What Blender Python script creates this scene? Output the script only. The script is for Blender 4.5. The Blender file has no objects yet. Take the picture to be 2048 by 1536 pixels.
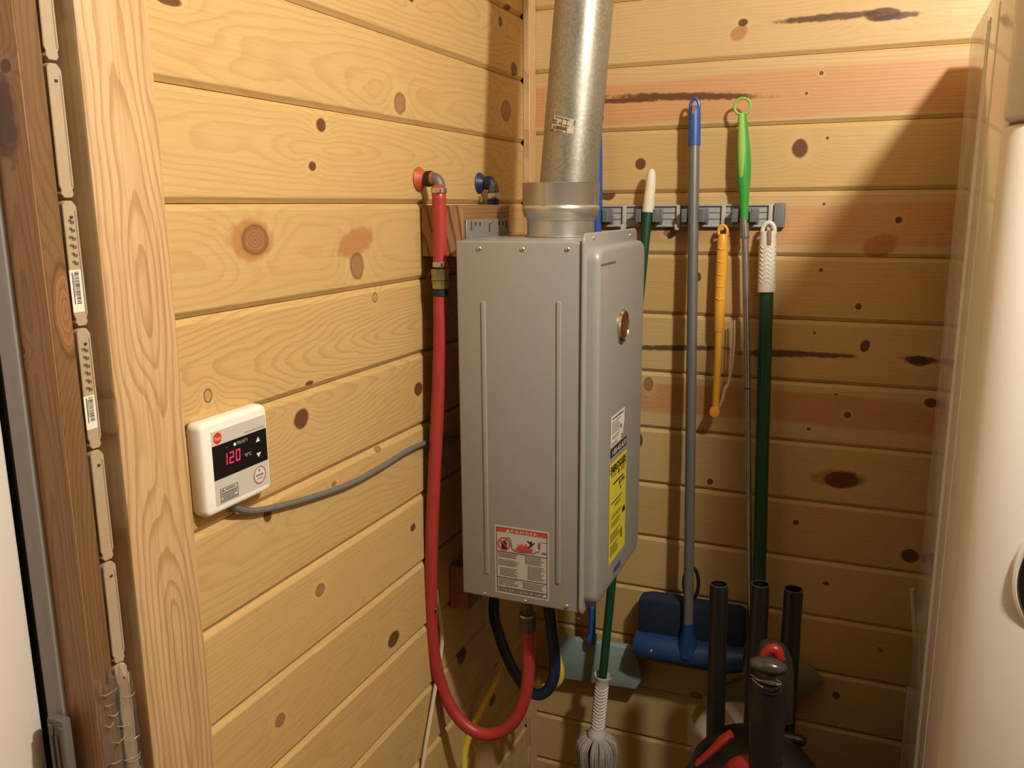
import bpy, bmesh, math, random
import numpy as np
from mathutils import Vector, Matrix

# ------------------------------------------------------------------ camera, world, lamp, exposure
SC = bpy.context.scene
COL = SC.collection
F_PX = 1706.76
PITCH, YAW, ROLL = 0.20568816, 0.39725986, -0.00823554
CAM = np.array([0.74202608, -1.88478519, 1.6])

def _axes(pitch, yaw, roll):
    cy, sy = math.cos(yaw), math.sin(yaw)
    cp, sp = math.cos(pitch), math.sin(pitch)
    w = np.array([-sy * cp, cy * cp, -sp])
    r = np.array([cy, sy, 0.0])
    u = np.cross(r, w)
    cr, sr = math.cos(roll), math.sin(roll)
    return r * cr + u * sr, -r * sr + u * cr, w

R_, U_, W_ = _axes(PITCH, YAW, ROLL)
cam_data = bpy.data.cameras.new('camera')
cam_data.sensor_width = 36.0
cam_data.lens = F_PX / 2048.0 * 36.0
cam_data.clip_start = 0.02
cam = bpy.data.objects.new('camera', cam_data)
COL.objects.link(cam)
M = Matrix(((R_[0], U_[0], -W_[0], CAM[0]), (R_[1], U_[1], -W_[1], CAM[1]), (R_[2], U_[2], -W_[2], CAM[2]), (0, 0, 0, 1)))
cam.matrix_world = M
SC.camera = cam

world = bpy.data.worlds.new('room_glow')
SC.world = world
world.use_nodes = True
bg = world.node_tree.nodes['Background']
bg.inputs['Color'].default_value = (1.0, 0.92, 0.80, 1)
bg.inputs["Strength"].default_value = 0.015

lamp_data = bpy.data.lights.new('ceiling_bulb', 'POINT')
lamp_data.energy = 80
lamp_data.color = (1.0, 0.975, 0.87)
lamp_data.shadow_soft_size = 0.045
lamp = bpy.data.objects.new('ceiling_bulb', lamp_data)
lamp.location = (1.167, -1.20, 2.30)
COL.objects.link(lamp)

SC.view_settings.view_transform = 'Standard'
SC.view_settings.look = 'None'
SC.view_settings.exposure = 0.0
SC.view_settings.gamma = 1.0
SC.view_settings.use_curve_mapping = False

# ------------------------------------------------------------------ measuring helpers: where a sight line meets a real plane
def _ray(px, py):
    return (px - 1024) / F_PX * R_ - (py - 768) / F_PX * U_ + W_
def onx(px, py, X):
    d = _ray(px, py); return CAM + (X - CAM[0]) / d[0] * d
def ony(px, py, Y):
    d = _ray(px, py); return CAM + (Y - CAM[1]) / d[1] * d

random.seed(7)

# ------------------------------------------------------------------ node helpers
class NT:
    def __init__(s, name):
        s.m = bpy.data.materials.new(name); s.m.use_nodes = True
        s.t = s.m.node_tree; s.b = s.t.nodes['Principled BSDF']
    def n(s, typ, **kw):
        x = s.t.nodes.new(typ)
        for k, v in kw.items(): setattr(x, k, v)
        return x
    def put(s, sock, v):
        if v is None: return
        if hasattr(v, 'is_linked') or isinstance(v, bpy.types.NodeSocket): s.t.links.new(v, sock)
        elif isinstance(v, (tuple, list)) and len(v) == 3 and sock.type == 'RGBA': sock.default_value = (*v, 1)
        else: sock.default_value = v
    def math(s, op, a, b=None, c=None, clamp=False):
        x = s.n('ShaderNodeMath', operation=op, use_clamp=clamp)
        for i, v in enumerate((a, b, c)):
            if v is not None: s.put(x.inputs[i], v)
        return x.outputs[0]
    def mix(s, f, a, b, blend='MIX'):
        x = s.n('ShaderNodeMix', data_type='RGBA', blend_type=blend)
        s.put(x.inputs[0], f); s.put(x.inputs[6], a); s.put(x.inputs[7], b)
        return x.outputs[2]
    def step(s, v, lo, hi, a=0.0, b=1.0):
        x = s.n('ShaderNodeMapRange', interpolation_type='SMOOTHSTEP')
        s.put(x.inputs[0], v); s.put(x.inputs[1], lo); s.put(x.inputs[2], hi); s.put(x.inputs[3], a); s.put(x.inputs[4], b)
        return x.outputs[0]
    def comb(s, x, y, z=0.0):
        c = s.n('ShaderNodeCombineXYZ')
        for i, v in enumerate((x, y, z)): s.put(c.inputs[i], v)
        return c.outputs[0]
    def noise(s, vec, scale=5.0, detail=2.0, rough=0.5):
        x = s.n('ShaderNodeTexNoise')
        s.put(x.inputs['Vector'], vec); s.put(x.inputs['Scale'], scale); s.put(x.inputs['Detail'], detail); s.put(x.inputs['Roughness'], rough)
        return x.outputs['Fac']
    def bump(s, h, strength=0.2, dist=0.001):
        x = s.n('ShaderNodeBump'); s.put(x.inputs['Strength'], strength); s.put(x.inputs['Distance'], dist); s.put(x.inputs['Height'], h)
        s.t.links.new(x.outputs[0], s.b.inputs['Normal'])

def plain(name, col, rough=0.5, metal=0.0, spec=0.5, vary=0.06, scale=40.0, bump=0.0, coat=0.0, stretch=(1, 1, 1), trans=0.0):
    """a one-coloured procedural surface: noise in colour, roughness and relief"""
    N = NT(name)
    tc = N.n('ShaderNodeTexCoord').outputs['Object']
    mp = N.n('ShaderNodeMapping'); N.put(mp.inputs['Vector'], tc); mp.inputs['Scale'].default_value = stretch
    nz = N.noise(mp.outputs[0], scale, 3.0)
    hi = tuple(min(1, c * (1 + vary)) for c in col); lo = tuple(c * (1 - vary) for c in col)
    N.put(N.b.inputs['Base Color'], N.mix(nz, lo, hi))
    N.put(N.b.inputs['Roughness'], N.step(nz, 0.2, 0.8, max(0.02, rough - 0.05), min(1, rough + 0.05)))
    N.b.inputs['Metallic'].default_value = metal
    N.b.inputs['Specular IOR Level'].default_value = spec
    N.b.inputs['Coat Weight'].default_value = coat
    N.b.inputs['Transmission Weight'].default_value = trans
    if bump: N.bump(nz, bump, 0.001)
    return N.m

def glow(name, col, strength):
    N = NT(name)
    N.b.inputs['Base Color'].default_value = (*[c * .3 for c in col], 1)
    N.b.inputs['Emission Color'].default_value = (*col, 1)
    N.b.inputs['Emission Strength'].default_value = strength
    return N.m

_SEP = {'x': 0, 'y': 1, 'z': 2}
def wood(name, ua='y', va='z', seed=0.0, early=(0.70, 0.455, 0.185), late=(0.50, 0.26, 0.085), contrast=0.55, freq=150.0,
         v0=0.0, depth=0.03, slope=0.03, wob=0.05, knots=(), band=None, rough=0.42, fibre=0.16, blotch=0.14, lift=0.0):
    """sawn softwood: growth rings cut by the board face, warped round its knots"""
    N = NT(name)
    tc = N.n('ShaderNodeTexCoord').outputs['Object']
    sp = N.n('ShaderNodeSeparateXYZ'); N.put(sp.inputs[0], tc)
    u, v = sp.outputs[_SEP[ua]], sp.outputs[_SEP[va]]
    wv = sp.outputs[3 - _SEP[ua] - _SEP[va]]
    low = N.noise(N.comb(N.math('MULTIPLY_ADD', u, 1.0, seed * 3.17), N.math('MULTIPLY', v, 3.0), seed), 2.6, 2.0)
    mid = N.noise(N.comb(N.math('MULTIPLY_ADD', u, 1.0, seed * 1.7 + 9), N.math('MULTIPLY', v, 4.0), wv), 9.0, 3.0)
    dep = N.math('ADD', N.math('MULTIPLY_ADD', u, slope, depth), N.math('MULTIPLY', N.math('SUBTRACT', low, 0.5), wob * 2))
    vv = N.math('SUBTRACT', v, v0)
    r = N.math('SQRT', N.math('ADD', N.math('MULTIPLY', vv, vv), N.math('MULTIPLY', dep, dep)))
    r = N.math('MULTIPLY_ADD', N.math('SUBTRACT', mid, 0.5), 0.007, r)
    core = rim = halo = pale = None
    kn = N.math('SUBTRACT', N.noise(N.comb(u, v, wv), 70.0, 3.0), 0.5)
    acc = {}
    def add(key, val):
        acc[key] = val if key not in acc else N.math('MAXIMUM', acc[key], val)
    for (cu, cv, ru, rv, rot, kind) in knots:
        du, dv = N.math('SUBTRACT', u, cu), N.math('SUBTRACT', v, cv)
        if abs(rot) > 1e-4:
            c, s_ = math.cos(rot), math.sin(rot)
            a = N.math('ADD', N.math('MULTIPLY', du, c), N.math('MULTIPLY', dv, s_))
            b = N.math('SUBTRACT', N.math('MULTIPLY', dv, c), N.math('MULTIPLY', du, s_))
        else: a, b = du, dv
        a = N.math('DIVIDE', a, ru); b = N.math('DIVIDE', b, rv)
        d = N.math('SQRT', N.math('ADD', N.math('MULTIPLY', a, a), N.math('MULTIPLY', b, b)))
        if kind in ('streak', 'halo'):
            d = N.math('MULTIPLY_ADD', kn, 0.9 if kind == 'streak' else 0.5, d)
            add('streak' if kind == 'streak' else 'halo', N.step(d, 1.05, 0.55 if kind == 'streak' else 0.7))
            if kind == 'streak': continue
            r = N.math('MULTIPLY_ADD', N.math('EXPONENT', N.math('MULTIPLY', N.math('MULTIPLY', d, d), -1.0)), 0.012, r)
            continue
        if kind == 'swirl':
            r = N.math('MULTIPLY_ADD', N.math('EXPONENT', N.math('MULTIPLY', N.math('MULTIPLY', d, d), -0.7)), 0.016, r); continue
        d = N.math('MULTIPLY_ADD', kn, 0.28, d)
        d2 = N.math('MULTIPLY', d, d)
        amp = min(0.030, 1.1 * (ru + rv) / 2 + 0.006)
        r = N.math('MULTIPLY_ADD', N.math('EXPONENT', N.math('MULTIPLY', d2, -0.16)), amp, r)
        c_ = N.step(d, 1.08, 0.88)
        if kind == 'light':
            add('lcore', c_); c_ = N.math('MULTIPLY', c_, 0.0)
        if kind == 'ring': c_ = N.math('MULTIPLY', c_, 0.28)
        add('core', c_)
        e = N.math('SUBTRACT', d, 1.0); e = N.math('MULTIPLY', e, e)
        add('rim', N.math('MULTIPLY', N.math('EXPONENT', N.math('MULTIPLY', e, -70.0)), 0.9 if kind == 'ring' else 0.55))
        add('pale', N.math('MULTIPLY', N.step(d, 2.6, 1.15), 0.45))
        add('kd', N.math('SUBTRACT', 2.0, N.math('MINIMUM', d, 2.0)))
    t = N.math('MULTIPLY', r, freq)
    saw = N.math('FRACT', N.math('MULTIPLY_ADD', N.math('SUBTRACT', mid, 0.5), 0.2, t))
    lw = N.math('MULTIPLY', N.step(saw, 0.45, 0.90), N.step(saw, 1.0, 0.93))
    fib = N.noise(N.comb(N.math('MULTIPLY', u, 6.0), N.math('MULTIPLY_ADD', v, 260.0, seed * 5), N.math('MULTIPLY', wv, 120.0)), 1.0, 4.0, 0.65)
    col = N.mix(N.math('MULTIPLY', lw, contrast), early, late)
    col = N.mix(N.step(low, 0.25, 0.75, 0.0, blotch), col, tuple(c * k for c, k in zip(early, (0.86, 0.70, 0.50))))
    col = N.mix(N.step(fib, 0.42, 0.72, 0.0, fibre), col, tuple(c * 0.62 for c in late))
    if band:
        for (lo, hi, bc, st) in band:
            e = N.math('MULTIPLY_ADD', N.math('SUBTRACT', low, 0.5), 0.03, v)
            m_ = N.math('MULTIPLY', N.step(e, lo - 0.006, lo + 0.006), N.step(e, hi + 0.006, hi - 0.006))
            col = N.mix(N.math('MULTIPLY', m_, st), col, bc, 'MULTIPLY')
    if 'pale' in acc: col = N.mix(N.math('MULTIPLY', acc['pale'], 0.6), col, tuple(min(1, c * 1.14) for c in early))
    if 'halo' in acc: col = N.mix(N.math('MULTIPLY', acc['halo'], 0.72), col, (0.40, 0.155, 0.052))
    if 'core' in acc:
        inner = N.math('FRACT', N.math('MULTIPLY', acc['kd'], 4.0))
        kc = N.mix(N.math('MULTIPLY', inner, 0.5), (0.135, 0.050, 0.021), (0.065, 0.022, 0.010))
        col = N.mix(N.math('MULTIPLY', acc['core'], 0.95), col, kc)
        if 'lcore' in acc:
            col = N.mix(N.math('MULTIPLY', acc['lcore'], 0.85), col, N.mix(inner, (0.37, 0.185, 0.085), (0.22, 0.095, 0.042)))
        col = N.mix(acc['rim'], col, (0.07, 0.025, 0.010))
    if 'streak' in acc: col = N.mix(N.math('MULTIPLY', acc['streak'], 0.88), col, (0.075, 0.024, 0.010))
    N.put(N.b.inputs['Base Color'], col)
    N.put(N.b.inputs['Roughness'], N.step(fib, 0.2, 0.8, rough - 0.06, rough + 0.10))
    N.b.inputs['Specular IOR Level'].default_value = 0.35
    N.bump(N.math('ADD', fib, N.math('MULTIPLY', lw, -0.4)), 0.10 + lift, 0.0006)
    return N.m

# ------------------------------------------------------------------ mesh helpers
class MB:
    """collects shapes for ONE mesh object"""
    def __init__(s): s.v, s.f, s.mi = [], [], []
    def raw(s, vs, fs, mi=0):
        o = len(s.v); s.v += [tuple(map(float, p)) for p in vs]
        s.f += [tuple(i + o for i in f) for f in fs]; s.mi += [mi] * len(fs); return s
    def box(s, lo, hi, bev=0.0, seg=2, mi=0, rot=None, about=None):
        bm = bmesh.new(); bmesh.ops.create_cube(bm, size=1.0)
        lo, hi = np.minimum(lo, hi), np.maximum(lo, hi)
        for p in bm.verts: p.co = Vector([(lo[i] + hi[i]) / 2 + p.co[i] * (hi[i] - lo[i]) for i in range(3)])
        if bev: bmesh.ops.bevel(bm, geom=bm.edges[:], offset=bev, segments=seg, profile=0.5, affect='EDGES')
        if rot is not None:
            c = Vector(about if about is not None else (np.array(lo) + np.array(hi)) / 2)
            for p in bm.verts: p.co = c + rot @ (p.co - c)
        return s.bm(bm, mi)
    def bm(s, bm, mi=0):
        bm.verts.index_update()
        s.raw([p.co for p in bm.verts], [[q.index for q in f.verts] for f in bm.faces], mi); bm.free(); return s
    def tube(s, pts, rad, seg=14, caps=True, mi=0, flat=1.0, up=None):
        pts = [np.array(p, float) for p in pts]; n = len(pts)
        rad = [rad] * n if isinstance(rad, (int, float)) else list(rad)
        prev = None; vs = []; fs = []
        for i in range(n):
            t = pts[min(i + 1, n - 1)] - pts[max(i - 1, 0)]; t /= np.linalg.norm(t) + 1e-12
            if prev is None:
                a = np.array(up if up is not None else ([0, 0, 1] if abs(t[2]) < .9 else [1, 0, 0]), float)
            else: a = prev
            a = a - t * a.dot(t); a /= np.linalg.norm(a) + 1e-12; prev = a
            b = np.cross(t, a)
            for k in range(seg):
                th = 2 * math.pi * k / seg
                vs.append(pts[i] + rad[i] * (math.cos(th) * a + math.sin(th) * flat * b))
        for i in range(n - 1):
            for k in range(seg):
                k2 = (k + 1) % seg
                fs.append((i * seg + k, i * seg + k2, (i + 1) * seg + k2, (i + 1) * seg + k))
        if caps: fs += [tuple(range(seg))[::-1], tuple(range((n - 1) * seg, n * seg))]
        return s.raw(vs, fs, mi)
    def lathe(s, prof, base, axis=(0, 0, 1), seg=40, mi=0, caps=True):
        """profile of (radius, distance along axis)"""
        ax = np.array(axis, float); ax /= np.linalg.norm(ax)
        a = np.array([1, 0, 0.]) if abs(ax[0]) < .9 else np.array([0, 1., 0])
        a = a - ax * a.dot(ax); a /= np.linalg.norm(a); b = np.cross(ax, a)
        vs, fs = [], []; base = np.array(base, float)
        for (r, h) in prof:
            for k in range(seg):
                th = 2 * math.pi * k / seg
                vs.append(base + ax * h + max(r, 1e-5) * (math.cos(th) * a + math.sin(th) * b))
        for i in range(len(prof) - 1):
            for k in range(seg):
                k2 = (k + 1) % seg
                fs.append((i * seg + k, i * seg + k2, (i + 1) * seg + k2, (i + 1) * seg + k))
        if caps: fs += [tuple(range(seg))[::-1], tuple(range((len(prof) - 1) * seg, len(prof) * seg))]
        return s.raw(vs, fs, mi)
    def prism(s, poly, off, bev=0.0, mi=0, seg=2):
        """polygon of 3-D points pushed by the vector off"""
        bm = bmesh.new(); n = len(poly); off = np.array(off, float)
        a = [bm.verts.new(Vector(p)) for p in poly]; b = [bm.verts.new(Vector(np.array(p) + off)) for p in poly]
        bm.faces.new(a[::-1]); bm.faces.new(b)
        for i in range(n): bm.faces.new((a[i], a[(i + 1) % n], b[(i + 1) % n], b[i]))
        bmesh.ops.recalc_face_normals(bm, faces=bm.faces)
        if bev: bmesh.ops.bevel(bm, geom=bm.edges[:], offset=bev, segments=seg, profile=0.5, affect='EDGES')
        return s.bm(bm, mi)
    def ball(s, c, r, seg=16, mi=0, sc=(1, 1, 1)):
        bm = bmesh.new(); bmesh.ops.create_uvsphere(bm, u_segments=seg, v_segments=seg // 2 + 2, radius=r)
        for p in bm.verts: p.co = Vector([c[i] + p.co[i] * sc[i] for i in range(3)])
        return s.bm(bm, mi)
    def torus(s, c, R, r, ax=(0, 1, 0), sx=1.0, sy=1.0, seg=28, mi=0, a0=0.0, a1=2 * math.pi, e1=None):
        ax = np.array(ax, float); ax /= np.linalg.norm(ax)
        e1 = np.array(e1 if e1 is not None else ([1, 0, 0] if abs(ax[0]) < .9 else [0, 1, 0]), float); e2 = np.cross(ax, e1)
        full = abs(a1 - a0 - 2 * math.pi) < 1e-6
        P = [np.array(c) + R * (sx * math.cos(a0 + (a1 - a0) * i / seg) * e1 + sy * math.sin(a0 + (a1 - a0) * i / seg) * e2) for i in range(seg + 1)]
        return s.tube(P, r, 8, not full, mi)
    def build(s, name, mats, parent=None, smooth=35, origin=None):
        me = bpy.data.meshes.new(name)
        vs = s.v
        if origin is not None: vs = [(p[0] - origin[0], p[1] - origin[1], p[2] - origin[2]) for p in vs]
        me.from_pydata(vs, [], s.f); 
        if not isinstance(mats, (list, tuple)): mats = [mats]
        for m_ in mats: me.materials.append(m_)
        if len(mats) > 1: me.polygons.foreach_set('material_index', s.mi)
        bm = bmesh.new(); bm.from_mesh(me); bmesh.ops.recalc_face_normals(bm, faces=bm.faces); bm.to_mesh(me); bm.free()
        if smooth:
            me.polygons.foreach_set('use_smooth', [True] * len(me.polygons)); me.set_sharp_from_angle(angle=math.radians(smooth))
        me.update()
        o = bpy.data.objects.new(name, me); COL.objects.link(o)
        if origin is not None: o.location = origin
        WORLD[o.name] = Vector(origin) if origin is not None else Vector((0, 0, 0))
        if parent is not None: hang(o, parent)
        return o

WORLD = {}
def hang(o, parent):
    o.parent = parent
    o.matrix_parent_inverse = Matrix.Translation(-WORLD[parent.name])

def smooth_path(pts, per=8):
    P = [np.array(p, float) for p in pts]; P = [2 * P[0] - P[1]] + P + [2 * P[-1] - P[-2]]; out = []
    for i in range(1, len(P) - 2):
        a, b, c, d = P[i - 1:i + 3]
        for k in range(per):
            t = k / per
            out.append(0.5 * (2 * b + (c - a) * t + (2 * a - 5 * b + 4 * c - d) * t * t + (3 * b - a - 3 * c + d) * t ** 3))
    out.append(P[-2]); return out

def tag(o, label, cat=None, group=None, kind=None):
    if label: o['label'] = label
    if cat: o['category'] = cat
    if group: o['group'] = group
    if kind: o['kind'] = kind
    return o
def thing(name, label, cat, loc=(0, 0, 0), group=None):
    o = bpy.data.objects.new(name, None); COL.objects.link(o); o.location = loc; o.empty_display_size = 0.05; WORLD[o.name] = Vector(loc)
    return tag(o, label, cat, group)
def struct(o, label=None): return tag(o, label, kind='structure')

_fonts = {}
def text_polys(txt, bold=0.0):
    """letter shapes as flat faces, 1 unit cap-ish height"""
    key = (txt, bold)
    if key in _fonts: return _fonts[key]
    c = bpy.data.curves.new('lettering', 'FONT'); c.body = txt; c.size = 1.0; c.resolution_u = 3; c.fill_mode = 'FRONT'; c.offset = bold
    o = bpy.data.objects.new('lettering', c); COL.objects.link(o)
    dg = bpy.context.evaluated_depsgraph_get(); me = bpy.data.meshes.new_from_object(o.evaluated_get(dg))
    vs = np.array([v.co[:2] for v in me.vertices]) if len(me.vertices) else np.zeros((1, 2)); fs = [tuple(p.vertices) for p in me.polygons]
    bpy.data.objects.remove(o); bpy.data.curves.remove(c); bpy.data.meshes.remove(me)
    mn, mx = vs.min(0), vs.max(0); _fonts[key] = (vs, fs, mn, mx); return _fonts[key]

class Flat(MB):
    """flat print on a plane: O origin (top left), ex right, ey down (metres per unit 0..1), n outward"""
    def __init__(s, tl, tr, bl, n):
        super().__init__(); s.O = np.array(tl, float); s.ex = np.array(tr, float) - s.O; s.ey = np.array(bl, float) - s.O
        s.n = np.array(n, float); s.asp = np.linalg.norm(s.ey) / np.linalg.norm(s.ex)
    def P(s, x, y, h): return s.O + s.ex * x + s.ey * y + s.n * h
    def poly(s, pts, mi=0, h=0.0004):
        return s.raw([s.P(x, y, h) for x, y in pts], [tuple(range(len(pts)))], mi)
    def rect(s, x0, y0, x1, y1, mi=0, h=0.0004): return s.poly([(x0, y0), (x0, y1), (x1, y1), (x1, y0)], mi, h)
    def frame(s, x0, y0, x1, y1, w, mi=0, h=0.0004):
        wy = w / s.asp
        s.rect(x0, y0, x1, y0 + wy, mi, h); s.rect(x0, y1 - wy, x1, y1, mi, h); s.rect(x0, y0, x0 + w, y1, mi, h); return s.rect(x1 - w, y0, x1, y1, mi, h)
    def ring(s, cx, cy, r, w, mi=0, h=0.0004, n=32, a0=0, a1=2 * math.pi, sx=1.0):
        for i in range(n):
            t0, t1 = a0 + (a1 - a0) * i / n, a0 + (a1 - a0) * (i + 1) / n
            q = lambda R, t: (cx + sx * R * math.cos(t), cy + R * math.sin(t) / s.asp)
            s.poly([q(r, t0), q(r, t1), q(r - w, t1), q(r - w, t0)], mi, h)
        return s
    def disc(s, cx, cy, r, mi=0, h=0.0004, n=28):
        return s.poly([(cx + r * math.cos(-2 * math.pi * i / n), cy + r * math.sin(-2 * math.pi * i / n) / s.asp) for i in range(n)], mi, h)
    def text(s, txt, x0, y0, x1, y1, mi=0, h=0.0006, bold=0.0):
        vs, fs, mn, mx = text_polys(txt, bold)
        sz = np.maximum(mx - mn, 1e-6); q = (vs - mn) / sz
        return s.raw([s.P(x0 + (x1 - x0) * a, y1 + (y0 - y1) * b, h) for a, b in q], fs, mi)
    def lines(s, x0, y0, x1, y1, n, mi=0, fill=0.5, rag=0.25, h=0.0004, rnd=None):
        """unreadably small print: rows of word-long dashes"""
        rnd = rnd or random.Random(3); dy = (y1 - y0) / n
        for i in range(n):
            x, end = x0, x1 - (x1 - x0) * rag * rnd.random()
            while x < end:
                w = (x1 - x0) * rnd.uniform(.05, .16); s.rect(x, y0 + dy * i, min(x + w, end), y0 + dy * (i + fill), mi, h); x += w + (x1 - x0) * .018
        return s

# ------------------------------------------------------------------ shared surfaces
M_CREAM = plain('cream_wood_shim', (0.42, 0.32, 0.21), 0.6, vary=0.08, scale=180, bump=0.15)
M_LABEL = plain('label_paper', (0.80, 0.74, 0.64), 0.5, vary=0.03)
M_INK = plain('black_ink', (0.02, 0.018, 0.016), 0.5)
M_GREYINK = plain('grey_ink', (0.16, 0.14, 0.12), 0.5)
M_REDINK = plain('red_ink', (0.55, 0.045, 0.03), 0.5)
M_WHITEINK = plain('white_ink', (0.80, 0.76, 0.68), 0.5)
M_DARKSHEET = plain('dark_backing', (0.05, 0.03, 0.02), 0.9)
M_STEEL = plain('zinc_screw', (0.62, 0.60, 0.55), 0.3, metal=1.0)
M_HEATER = plain('grey_baked_enamel', (0.30, 0.292, 0.268), 0.36, spec=0.55, vary=0.03, scale=300, bump=0.03)
M_GALV_TAG = plain('grey_steel_plate', (0.27, 0.255, 0.235), 0.5, metal=0.3)
M_BLACK = plain('black_plastic', (0.012, 0.010, 0.009), 0.38)
M_RUBBER = plain('black_rubber', (0.015, 0.013, 0.012), 0.6)
M_RED_HOSE = plain('red_rubber_hose', (0.40, 0.040, 0.036), 0.42, vary=0.12, scale=25, bump=0.05)
M_ORANGE = plain('orange_red_enamel', (0.46, 0.085, 0.022), 0.5, vary=0.2)
M_NAVY_HOSE = plain('navy_rubber_hose', (0.010, 0.022, 0.075), 0.45, vary=0.15)
M_NAVY = plain('navy_enamel', (0.012, 0.03, 0.11), 0.45)
M_PEWTER = plain('dull_pipe_fitting', (0.16, 0.14, 0.12), 0.5, metal=0.4, vary=0.2)
M_BRASS = plain('worn_brass', (0.42, 0.36, 0.17), 0.36, metal=0.85, vary=0.2)
M_YELLOW_GAS = plain('yellow_gas_coating', (0.72, 0.55, 0.06), 0.5)
M_GREY_CABLE = plain('grey_cable_jacket', (0.15, 0.145, 0.135), 0.5)
M_PALE_CABLE = plain('pale_cable_jacket', (0.62, 0.52, 0.40), 0.5)
M_WHITE_PLASTIC = plain('warm_white_plastic', (0.90, 0.86, 0.775), 0.38, vary=0.02)
M_ALU = plain('brushed_aluminium', (0.215, 0.207, 0.20), 0.40, metal=0.45, scale=60, stretch=(8, 8, 0.4))
M_ALU_LIGHT = plain('polished_tube', (0.60, 0.57, 0.53), 0.30, metal=0.95, scale=60, stretch=(8, 8, 0.4))
M_GREEN_POLE = plain('dark_green_pole_paint', (0.010, 0.062, 0.026), 0.42)
M_GREEN = plain('bright_green_plastic', (0.045, 0.32, 0.05), 0.4)
M_LIME = plain('lime_soft_grip', (0.28, 0.47, 0.085), 0.65)
M_BLUE = plain('blue_plastic', (0.025, 0.085, 0.34), 0.4)
M_BLUE2 = plain('cobalt_plastic', (0.022, 0.11, 0.36), 0.45)
M_YELLOW = plain('amber_plastic', (0.80, 0.39, 0.035), 0.38)
M_RAIL = plain('grey_rail_plastic', (0.40, 0.39, 0.38), 0.45, vary=0.06)
M_RAIL_DARK = plain('dark_grey_clip_plastic', (0.17, 0.17, 0.175), 0.5)

# ------------------------------------------------------------------ the two boarded walls
W = 0.13292643
ZL0, ZB0 = 1.6 + 0.27157483, 1.6 + 0.29135324      # height of the seam nearest the picture's top on each wall

def plank(wall, name_parent, lo, hi, zc, matr, h=W / 2 - 0.0005, thick=0.018, ch=0.0082, cd=0.0064):
    out = random.uniform(-0.0003, 0.0003)
    prof = [(-thick, -h), (-cd + out, -h), (out - 0.0006, -h + ch * 0.8), (out, -h + ch), (out, h - ch), (out - 0.0006, h - ch * 0.8), (-cd + out, h), (-thick, h)]
    mb = MB(); mid = (lo + hi) / 2
    if wall == 'left':
        mb.prism([(x, lo, zc + z) for x, z in prof], (0, hi - lo, 0)); org = (0, mid, zc)
    else:
        mb.prism([(lo, -x, zc + z) for x, z in prof], (hi - lo, 0, 0)); org = (mid, 0, zc)
    return mb.build('plank', matr, name_parent, smooth=0, origin=org)

wall_left = bpy.data.objects.new('wall_left', None); COL.objects.link(wall_left); WORLD['wall_left'] = Vector((0, 0, 0)); struct(wall_left)
wall_back = bpy.data.objects.new('wall_back', None); COL.objects.link(wall_back); WORLD['wall_back'] = Vector((0, 0, 0)); struct(wall_back)
MB().box((-0.04, -1.225, 0.0), (-0.019, 0.04, 2.5)).build('sheathing', M_DARKSHEET, wall_left, smooth=0)
MB().box((-0.04, 0.019, 0.0), (2.2, 0.04, 2.5)).build('sheathing', M_DARKSHEET, wall_back, smooth=0)

KL = [  # knots on the left wall: picture x, y, half width, half height, turn, kind
    (335, -2, 26, 12, 0, 'core'), (642, 250, 9, 13, 0.1, 'core'), (625, 332, 7, 9, 0.1, 'core'), (800, 207, 11, 20, 0.3, 'light'),
    (1001, 43, 4, 10, 0.2, 'core'), (1028, 138, 6, 13, 0, 'core'), (1012, 222, 9, 20, 0.25, 'light'), (822, -2, 5, 6, 0, 'core'), (1017, 14, 6, 5, 0, 'core'),
    (503, 480, 50, 47, 0, 'halo'), (510, 480, 25, 28, 0, 'light'), (712, 485, 42, 30, 0.2, 'halo'), (714, 532, 13, 25, 0.2, 'light'),
    (750, 595, 5, 9, 0, 'ring'), (416, 791, 8, 13, 0, 'ring'), (603, 838, 14, 19, 0.15, 'core'), (837, 778, 8, 13, 0, 'core'), (619, 766, 8, 4, 0, 'core'),
    (535, 1030, 8, 14, 0.15, 'core'), (787, 1278, 11, 14, 0, 'core'), (826, 1055, 5, 7, 0, 'core'), (757, 899, 6, 5, 0, 'light'),
    (668, 968, 5, 5, 0, 'light'), (925, 1310, 9, 14, 0.2, 'core'), (992, 1335, 5, 8, 0, 'core'), (640, 1180, 9, 12, 0, 'light'), (560, 1440, 10, 12, 0, 'light'), (985, 1400, 6, 10, 0, 'core')]
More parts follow.
